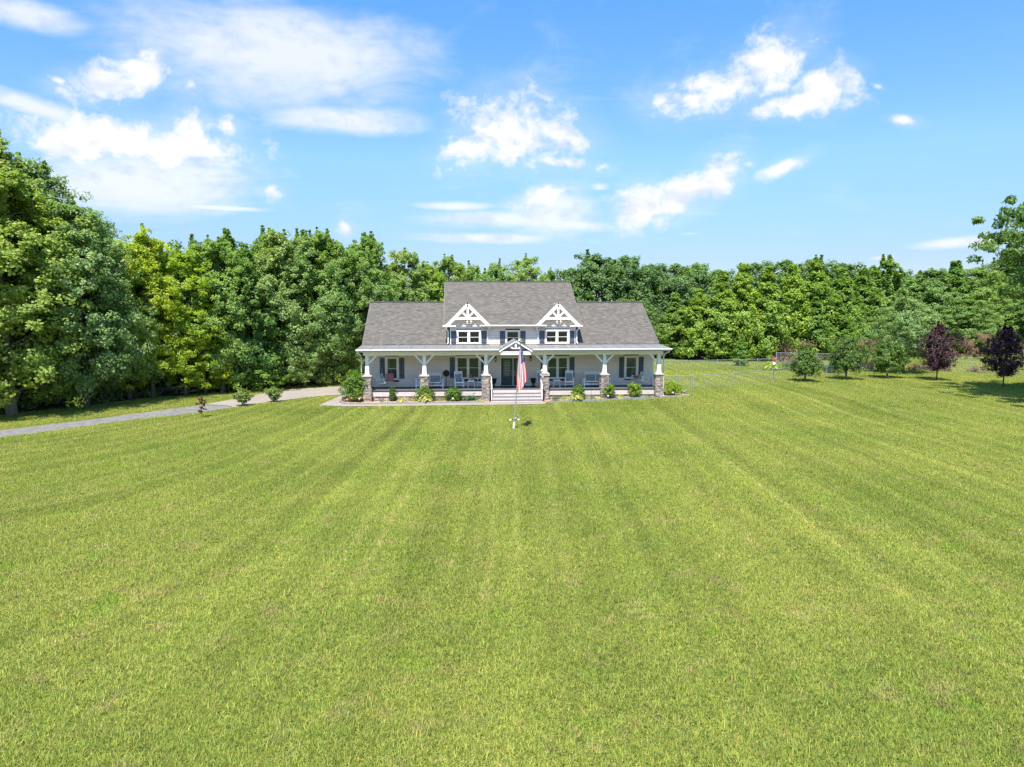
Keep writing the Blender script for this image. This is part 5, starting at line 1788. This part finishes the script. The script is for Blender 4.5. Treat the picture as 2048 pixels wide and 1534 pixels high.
def glider(loc, label):
    r = thing('glider_bench', (0, 0, 0), label, 'glider bench', 'glider benches on the porch')
    s = MB()
    for k in range(5):
        s.bar((-.78, -.24 + .12 * k, .46 - .015 * k), (.78, -.24 + .12 * k, .46 - .015 * k), .105, .022, (0, 1, 0))
    s.bar((-.8, -.29, .43), (.8, -.29, .43), .03, .08, (0, 1, 0))
    s.build('seat', furn, r)
    b = MB()
    for x in (-.78, 0, .78):
        b.bar((x, .25, .38), (x, .44, 1.08), .055, .04, (1, 0, 0))
    for z in (.9, .98, 1.06):
        b.bar((-.78, .25 + .27 * (z - .38), z), (.78, .25 + .27 * (z - .38), z), .02, .05, (0, 1, 0))
    b.build('back_frame', furn, r)
    for x in (-.39, .39):
        MB().bar((x, .29, .47), (x, .39, .87), .68, .02, (1, 0, 0)).build('sling_back', sling, r)
    for x in (-.95, .95):
        MB().bar((x, -.3, .06), (x, -.3, .66), .07, .06).build('leg', furn, r)
        MB().bar((x, .3, .06), (x, .3, .66), .07, .06).build('leg', furn, r)
        MB().bar((x, -.36, .68), (x, .36, .68), .10, .03, (1, 0, 0)).build('armrest', furn, r)
    f = MB()
    f.bar((-.95, -.3, .22), (.95, -.3, .22), .04, .09, (0, 1, 0)).bar((-.95, .3, .22), (.95, .3, .22), .04, .09, (0, 1, 0))
    for x in (-.95, .95):
        f.bar((x, -.42, .04), (x, .42, .04), .07, .07, (1, 0, 0))
    f.build('base_frame', furn, r)
    return rot(r, 0, loc)


glider((-2.12, 50.3, FL), 'pale glider bench behind the second pier, left of the black fan')
glider((10.0, 50.3, FL), 'pale glider bench behind the fifth pier with a flower at its arm')


def side_table(loc, label):
    r = thing('side_table', (0, 0, 0), label, 'side table', 'side tables between the rocking chairs')
    t = MB()
    for k in range(4):
        t.box(-.24, .24, -.20 + .102 * k, -.20 + .102 * k + .094, .52, .55)
    t.box(-.25, .25, -.22, -.20, .47, .55).box(-.25, .25, .21, .23, .47, .55)
    t.build('table_top', furn, r)
    for x in (-1, 1):
        for y in (-1, 1):
            MB().bar((x * .20, y * .17, .52), (x * .25, y * .2, 0), .035, .035).build('leg', furn, r)
    return rot(r, 0, loc)


side_table((.86, 50.2, FL), 'small pale side table under the orange flowers')
side_table((7.05, 50.2, FL), 'small pale side table with a bare top right of the steps')
v = thing('flower_vase', (.78, 50.2, FL + .55), 'vase of orange flowers on the left side table', 'flowers')
o = Vector(v.location)
MB().lathe(tuple(o), [(.05, 0), (.07, .06), (.045, .14), (.05, .16)], 10).build('vase', glow_w, v)
fl = MB()
for k in range(9):
    a = k * .7
    q = (o.x + .09 * math.cos(a), o.y + .08 * math.sin(a), o.z + .30 + .1 * math.sin(k * 2.1))
    fl.ball(q, .055, .05, .045, 7)
fl.build('blossoms', orange, v)
stm = MB()
for k in range(9):
    a = k * .7
    stm.tube([(o.x, o.y, o.z + .12), (o.x + .09 * math.cos(a), o.y + .08 * math.sin(a), o.z + .28 + .1 * math.sin(k * 2.1))], .006, 4)
stm.build('stalks', lf_blue, v)
v2 = thing('potted_plant', (1.0, 50.25, FL + .55), 'little green potted plant beside the vase on the left side table', 'plant')
o = Vector(v2.location)
MB().lathe(tuple(o), [(.04, 0), (.06, .08), (.065, .09)], 10).build('pot', glow_w, v2)
rng = np.random.default_rng(77)
P_ = rng.normal(size=(60, 3)) * [.07, .05, .05] + [0, 0, .14]
link('foliage', leaf_mesh('foliage', P_, rng.normal(size=(60, 3)) + [0, 0, 1], .07, .04, lf_shrub), v2)

f = thing('pedestal_fan', (-.93, 50.4, FL), 'black pedestal fan between the left glider bench and rocking chair', 'fan')
o = Vector(f.location)
MB().lathe(tuple(o), [(.24, 0), (.22, .03), (.04, .05), (.02, .06)], 14).build('base', black_m, f)
MB().tube([(o.x, o.y, o.z + .05), (o.x, o.y, o.z + .98)], .022, 8).build('pole', black_m, f)
MB().tube([(o.x, o.y + .10, o.z + 1.05), (o.x, o.y - .04, o.z + 1.05)], .07, 10).build('motor', black_m, f)
cg = MB()
for k in range(24):
    a = k * math.pi / 12
    cg.tube([(o.x, o.y - .16, o.z + 1.05), (o.x + .18 * math.cos(a), o.y - .15, o.z + 1.05 + .18 * math.sin(a)), (o.x + .25 * math.cos(a), o.y - .09, o.z + 1.05 + .25 * math.sin(a)), (o.x + .14 * math.cos(a), o.y, o.z + 1.05 + .14 * math.sin(a))], .005, 4, False)
cg.tube([(o.x, o.y - .005, o.z + 1.05), (o.x, o.y + .01, o.z + 1.05)], [.23, .2], 18)
for rad, yy in ((.25, -.09), (.17, -.15), (.09, -.16)):
    cg.tube([(o.x + rad * math.cos(t * math.pi / 10), o.y + yy, o.z + 1.05 + rad * math.sin(t * math.pi / 10)) for t in range(21)], .008, 5, False)
cg.build('cage', black_m, f)
for k in range(3):
    a = k * 2.094 + .4
    q = MB()
    vs = [(o.x + r_ * math.cos(a + t), o.y - .08 + dy, o.z + 1.05 + r_ * math.sin(a + t)) for r_, t, dy in ((.04, -.5, 0), (.22, -.35, -.03), (.23, .45, .03), (.04, .5, .01))]
    q.add(vs + [(x, y + .006, z) for x, y, z in vs], [(0, 1, 2, 3), (7, 6, 5, 4), (0, 4, 5, 1), (1, 5, 6, 2), (2, 6, 7, 3), (3, 7, 4, 0)]).build('fan_blade', black_m, f)

for x, lab in ((2.52, 'black urn planter left of the front doors'), (5.40, 'black urn planter right of the front doors')):
    u = thing('urn_planter', (x, 50.75, FL), lab, 'urn', 'black urns flanking the front doors')
    o = Vector(u.location)
    MB().box(o.x - .14, o.x + .14, o.y - .14, o.y + .14, o.z, o.z + .05).build('plinth', black_m, u)
    MB().lathe((o.x, o.y, o.z + .05), [(.13, 0), (.06, .05), (.05, .15), (.13, .22), (.18, .34), (.17, .46), (.25, .54), (.25, .57), (.20, .56), (.15, .45)], 16).build('bowl', black_m, u, True)
mt = MB()
for k in range(12):
    mt.box(3.2 + .125 * k, 3.2 + .125 * k + .118, 50.2, 50.8, FL + .002, FL + .018)
tag(mt.build('doormat', black_m), 'dark doormat on the porch floor before the double doors', 'doormat')
rl = thing('red_lantern', (-1.35, 50.5, FL), 'small red lantern on the floor between glider bench and fan', 'lantern')
o = Vector(rl.location)
MB().lathe(tuple(o), [(.09, 0), (.10, .03), (.09, .06)], 10).build('base', red_m, rl)
MB().lathe((o.x, o.y, o.z + .06), [(.06, 0), (.08, .08), (.05, .18)], 10).build('globe', glow_w, rl)
MB().lathe((o.x, o.y, o.z + .24), [(.07, 0), (.05, .05), (.02, .09)], 10).tube([(o.x - .08, o.y, o.z + .06), (o.x - .09, o.y, o.z + .2), (o.x, o.y, o.z + .36), (o.x + .09, o.y, o.z + .2), (o.x + .08, o.y, o.z + .06)], .006, 5).build('cap', red_m, rl)
wf = thing('flower_bunch', (8.98, 49.9, FL + .72), 'pale orange flower bunch on the left arm of the right glider bench', 'flowers')
o = Vector(wf.location)
q = MB()
for k in range(10):
    q.ball((o.x + .1 * math.cos(k * 1.3), o.y + .05 * math.sin(k), o.z + .12 + .09 * math.sin(k * 1.3)), .05, n=6)
q.build('blossoms', mat('apricot_petals', (.6, .42, .2), .8, .1), wf)
MB().lathe((o.x, o.y, o.z - .02), [(.05, 0), (.07, .08), (.06, .1)], 8).build('pot', sling, wf)
for x, lab in ((-2.1, 'dark ceiling fan above the left glider bench'), (10.35, 'dark ceiling fan above the right glider bench')):
    cf = thing('ceiling_fan', (x, 50.3, 3.24), lab, 'ceiling fan', 'ceiling fans under the porch roof')
    o = Vector(cf.location)
    MB().tube([(o.x, o.y, o.z + .1), (o.x, o.y, 3.62)], .02, 8).lathe((o.x, o.y, o.z), [(.05, 0), (.12, .04), (.12, .12), (.04, .16)], 12).build('motor', black_m, cf)
    for k in range(5):
        a = k * 2 * math.pi / 5 + .2
        e = Vector((math.cos(a), math.sin(a), 0))
        MB().bar(o + e * .12 + Vector((0, 0, .07)), o + e * .68 + Vector((0, 0, .07)), .14, .012).build('fan_blade', black_m, cf)
for x in (.27, 1.13, 6.79, 7.66):
    c = thing('window_candle', (x, 51.47, 4.125), {.27: 'electric candle in the left pane of the left dormer window', 1.13: 'electric candle in the right pane of the left dormer window',
                                                6.79: 'electric candle in the left pane of the right dormer window', 7.66: 'electric candle in the right pane of the right dormer window'}[x], 'candle', 'electric candles in the dormer windows')
    o = Vector(c.location)
    MB().lathe(tuple(o), [(.07, 0), (.06, .02), (.03, .04)], 10).tube([(o.x, o.y, o.z + .03), (o.x, o.y, o.z + .24)], .026, 8).build('candle_stick', glow_w, c)
    MB().lathe((o.x, o.y, o.z + .24), [(.015, 0), (.03, .03), (.008, .08)], 8).build('bulb', glow_w, c)

# figure lying on the pier right of the steps
fg = MB()
fg.ball((6.0, 48.78, 2.09), .26, .13, .11, 12).ball((5.82, 48.76, 2.24), .10, .09, .10, 10).ball((6.2, 48.78, 2.05), .12, .09, .06, 8)
fg.tube([(5.80, 48.76, 2.29), (5.78, 48.75, 2.38)], [.035, .008], 5).tube([(5.86, 48.78, 2.29), (5.88, 48.78, 2.38)], [.035, .008], 5).tube([(6.24, 48.8, 2.05), (6.33, 48.74, 2.03), (6.3, 48.68, 2.02)], [.03, .025, .012], 6)
fo = fg.build('cat_figure', figure_m, None, True)
tag(fo, 'cream cat figure lying on the pier cap right of the steps', 'figurine')

# bed lamps, hooks and ornaments
SLG = 'small path lamps in the front beds'
for x, y, lab in ((-6.85, 48.3, 'small path lamp at the foot of the largest left shrub'), (-.45, 48.0, 'small path lamp in front of the round green shrub'),
               (10.5, 48.55, 'small path lamp at the foot of the upright rounded shrub'), (15.4, 49.25, 'small path lamp under the bright yellow green shrub')):
    s = thing('path_lamp', (x, y, gzf(x, y) + .04), lab, 'path lamp', SLG)
    o = Vector(s.location)
    MB().tube([(o.x, o.y, o.z - .05), (o.x, o.y, o.z + .2)], .012, 6).build('stake', black_m, s)
    MB().lathe((o.x, o.y, o.z + .19), [(.03, 0), (.055, .05), (.06, .1)], 8).build('lens', glow_w, s)
    MB().lathe((o.x, o.y, o.z + .29), [(.075, 0), (.06, .02), (.02, .045)], 8).build('lamp_cap', glow_w, s)
for x, y, h, lab in ((-1.85, 48.35, 1.35, 'thin black hook pole left of the round green shrub'), (9.23, 48.3, 1.35, 'thin black hook pole in the right bed')):
    z = gzf(x, y)
    tag(MB().tube([(x, y, z - .1), (x, y, z + h), (x + .04, y, z + h + .08), (x + .11, y, z + h + .09), (x + .15, y, z + h + .03)], .010, 6).build('hook_pole', black_m), lab, 'hook pole', 'hook poles in the beds')
for x, y, lab in ((5.86, 48.32, 'black garden lamp post in front of the pier right of the steps'), (2.12, 48.42, 'black garden lamp post beside the pier left of the steps')):
    s = thing('lamp_post', (x, y, .12), lab, 'lamp post', 'black lamp posts by the steps')
    MB().tube([(x, y, .05), (x, y, 1.2)], .025, 8).lathe((x, y, .12), [(.09, 0), (.08, .05), (.03, .1)], 8).build('post', black_m, s)
    lm = MB().lathe((x, y, 1.2), [(.02, 0), (.06, .04), (.065, .05)], 6).lathe((x, y, 1.42), [(.11, 0), (.08, .04), (.02, .12)], 6)
    for k in range(6):
        a = k * math.pi / 3
        lm.bar((x + .06 * math.cos(a), y + .06 * math.sin(a), 1.25), (x + .08 * math.cos(a), y + .08 * math.sin(a), 1.42), .01, .01)
    hd = lm.build('lantern_frame', black_m, s)
    MB().lathe((x, y, 1.26), [(.045, 0), (.06, .16)], 6).build('lantern_glass', glow_w, hd)


def fawn(x, y, s, label):
    z = gzf(x, y) + .04
    m = MB()
    m.tube([(x - .16 * s, y, z + .24 * s), (x, y, z + .27 * s), (x + .14 * s, y, z + .26 * s), (x + .22 * s, y, z + .40 * s), (x + .30 * s, y, z + .40 * s)], [.05 * s, .075 * s, .07 * s, .04 * s, .02 * s], 8)
    for dx_ in (-.13, -.10, .10, .13):
        m.tube([(x + dx_ * s, y + (.03 if dx_ in (-.13, .10) else -.03), z + .24 * s), (x + dx_ * s, y, z)], [.022 * s, .014 * s], 5)
    m.tube([(x + .2 * s, y, z + .43 * s), (x + .17 * s, y, z + .52 * s)], [.015 * s, .005], 5)
    return tag(m.build('deer_figure', mat('grey_cast_figure', (.22, .20, .18), .8, .1), None, True), label, 'figurine', 'animal figures at the bed ends')


fawn(-8.05, 49.3, .9, 'small grey animal figure at the left tip of the bed')
fawn(16.35, 49.85, 1.0, 'small grey animal figure at the right tip of the bed')

# ------------------------------------------------------------------ turf: patches of real blades, strewn over the lawn
gr = bpy.data.collections.new('turf_patches')


def turf_patch(seed, n, rad, lmin, lmax, wid):
    r = np.random.default_rng(seed)
    q = np.sqrt(r.uniform(0, 1, n)) * rad * (1 - .25 * r.random(n) ** 2)
    a = r.uniform(0, 2 * np.pi, n)
    # blades stand in loose tufts
    tx, ty = r.normal(size=(2, n)) * .012
    tid = r.integers(0, n // 6, n)
    ca, sa = np.cos(a[tid]) * q[tid] + tx, np.sin(a[tid]) * q[tid] + ty
    hd = r.uniform(0, 2 * np.pi, n)
    L = r.uniform(lmin, lmax, n) * (1 + .8 * (r.random(n) > .96))
    lean = np.clip(np.abs(r.normal(.95, .4, n)), .1, 1.45)
    dx_, dy_ = np.cos(hd), np.sin(hd)
    sx, sy = -dy_, dx_
    wd = wid * r.uniform(.6, 1.4, n)
    V = np.zeros((n, 5, 3))
    hz1, hx1 = np.cos(lean * .6) * L * .5, np.sin(lean * .6) * L * .5
    hz2, hx2 = hz1 + np.cos(np.minimum(lean * 1.35, 1.75)) * L * .5, hx1 + np.sin(np.minimum(lean * 1.35, 1.75)) * L * .5
    for k, (hx, hz, ws) in enumerate(((0, -.004, 1), (0, -.004, -1), (hx1, hz1, .85), (hx1, hz1, -.85))):
        V[:, k, 0] = ca + dx_ * hx + sx * wd * ws * .5
        V[:, k, 1] = sa + dy_ * hx + sy * wd * ws * .5
        V[:, k, 2] = hz
    V[:, 4, 0], V[:, 4, 1], V[:, 4, 2] = ca + dx_ * hx2, sa + dy_ * hx2, np.maximum(hz2, .004)
    i = np.arange(n)[:, None] * 5
    F = np.concatenate([i + [0, 1, 3], i + [0, 3, 2], i + [2, 3, 4]], 1).reshape(-1, 3)
    o = bpy.data.objects.new('turf_patch', np_mesh('turf_patch', V.reshape(-1, 3), F, blade_m))
    gr.objects.link(o)


for s in range(4):
    turf_patch(60 + s, 3400, .62, .06, .125, .009)


def inside(poly, x, y):
    c = np.zeros(len(x), bool)
    n = len(poly)
    for i in range(n):
        x0, y0 = poly[i]
        x1, y1 = poly[(i + 1) % n]
        hit = ((y0 > y) != (y1 > y)) & (x < (x1 - x0) * (y - y0) / (y1 - y0 + 1e-12) + x0)
        c ^= hit
    return c


def near(poly, x, y, r):
    k = inside(poly, x, y)
    for a in range(8):
        k |= inside(poly, x + r * math.cos(a * math.pi / 4), y + r * math.sin(a * math.pi / 4))
    return k


def strew(name, step, rad_margin, y0, y1, scale, seed, only_edge=False):
    r = np.random.default_rng(seed)
    ys = np.arange(y0, y1, step)
    P = []
    for yy in ys:
        half = .86 * yy + 5
        xs = np.arange(-half + .076 * yy, half + .076 * yy, step)
        P.append(np.stack([xs, np.full(len(xs), yy)], 1))
    P = np.concatenate(P)
    P += r.uniform(-.4, .4, P.shape) * step
    x, y = P[:, 0], P[:, 1]
    keep = np.ones(len(x), bool)
    for poly in BARE:
        keep &= ~near(poly, x, y, rad_margin)
    if only_edge:
        e = np.zeros(len(x), bool)
        for poly in BARE:
            e |= near(poly, x, y, .7)
        keep &= e
    P = P[keep]
    me = bpy.data.meshes.new(name)
    me.from_pydata([(a, b, gzf(a, b)) for a, b in P], [], [])
    o = link(name, me)
    ng = bpy.data.node_groups.new(name, 'GeometryNodeTree')
    ng.interface.new_socket('Geometry', in_out='INPUT', socket_type='NodeSocketGeometry')
    ng.interface.new_socket('Geometry', in_out='OUTPUT', socket_type='NodeSocketGeometry')
    gi, go = ng.nodes.new('NodeGroupInput'), ng.nodes.new('NodeGroupOutput')
    ci = ng.nodes.new('GeometryNodeCollectionInfo')
    ci.inputs['Collection'].default_value = gr
    ci.inputs['Separate Children'].default_value = True
    ci.inputs['Reset Children'].default_value = True
    ip = ng.nodes.new('GeometryNodeInstanceOnPoints')
    ip.inputs['Pick Instance'].default_value = True
    rv = ng.nodes.new('FunctionNodeRandomValue')
    rv.data_type = 'FLOAT_VECTOR'
    rv.inputs[0].default_value = (0, 0, 0)
    rv.inputs[1].default_value = (0, 0, 6.283)
    rs = ng.nodes.new('FunctionNodeRandomValue')
    rs.data_type = 'FLOAT'
    rs.inputs[2].default_value = scale * .85
    rs.inputs[3].default_value = scale * 1.15
    rs.inputs['Seed'].default_value = 5
    ng.links.new(gi.outputs[0], ip.inputs['Points'])
    ng.links.new(ci.outputs[0], ip.inputs['Instance'])
    ng.links.new(rv.outputs[0], ip.inputs['Rotation'])
    ng.links.new(rs.outputs[1], ip.inputs['Scale'])
    ng.links.new(ip.outputs[0], go.inputs[0])
    md = o.modifiers.new('strew', 'NODES')
    md.node_group = ng
    return tag(o, 'mown grass covering the open lawn', 'grass', None, 'stuff')


HOUSE = [(-6.7, 48.9), (14.7, 48.9), (14.7, 62.6), (-6.7, 62.6)]
BARE = [GRAVEL, CONCRETE, WALK, BED, BED_R, HOUSE, WOOD_L, WOOD_R]
strew('grass', .58, .52, 6.5, 92, 1.0, 1)
strew('grass', .24, .06, 34, 66, .27, 2, True)
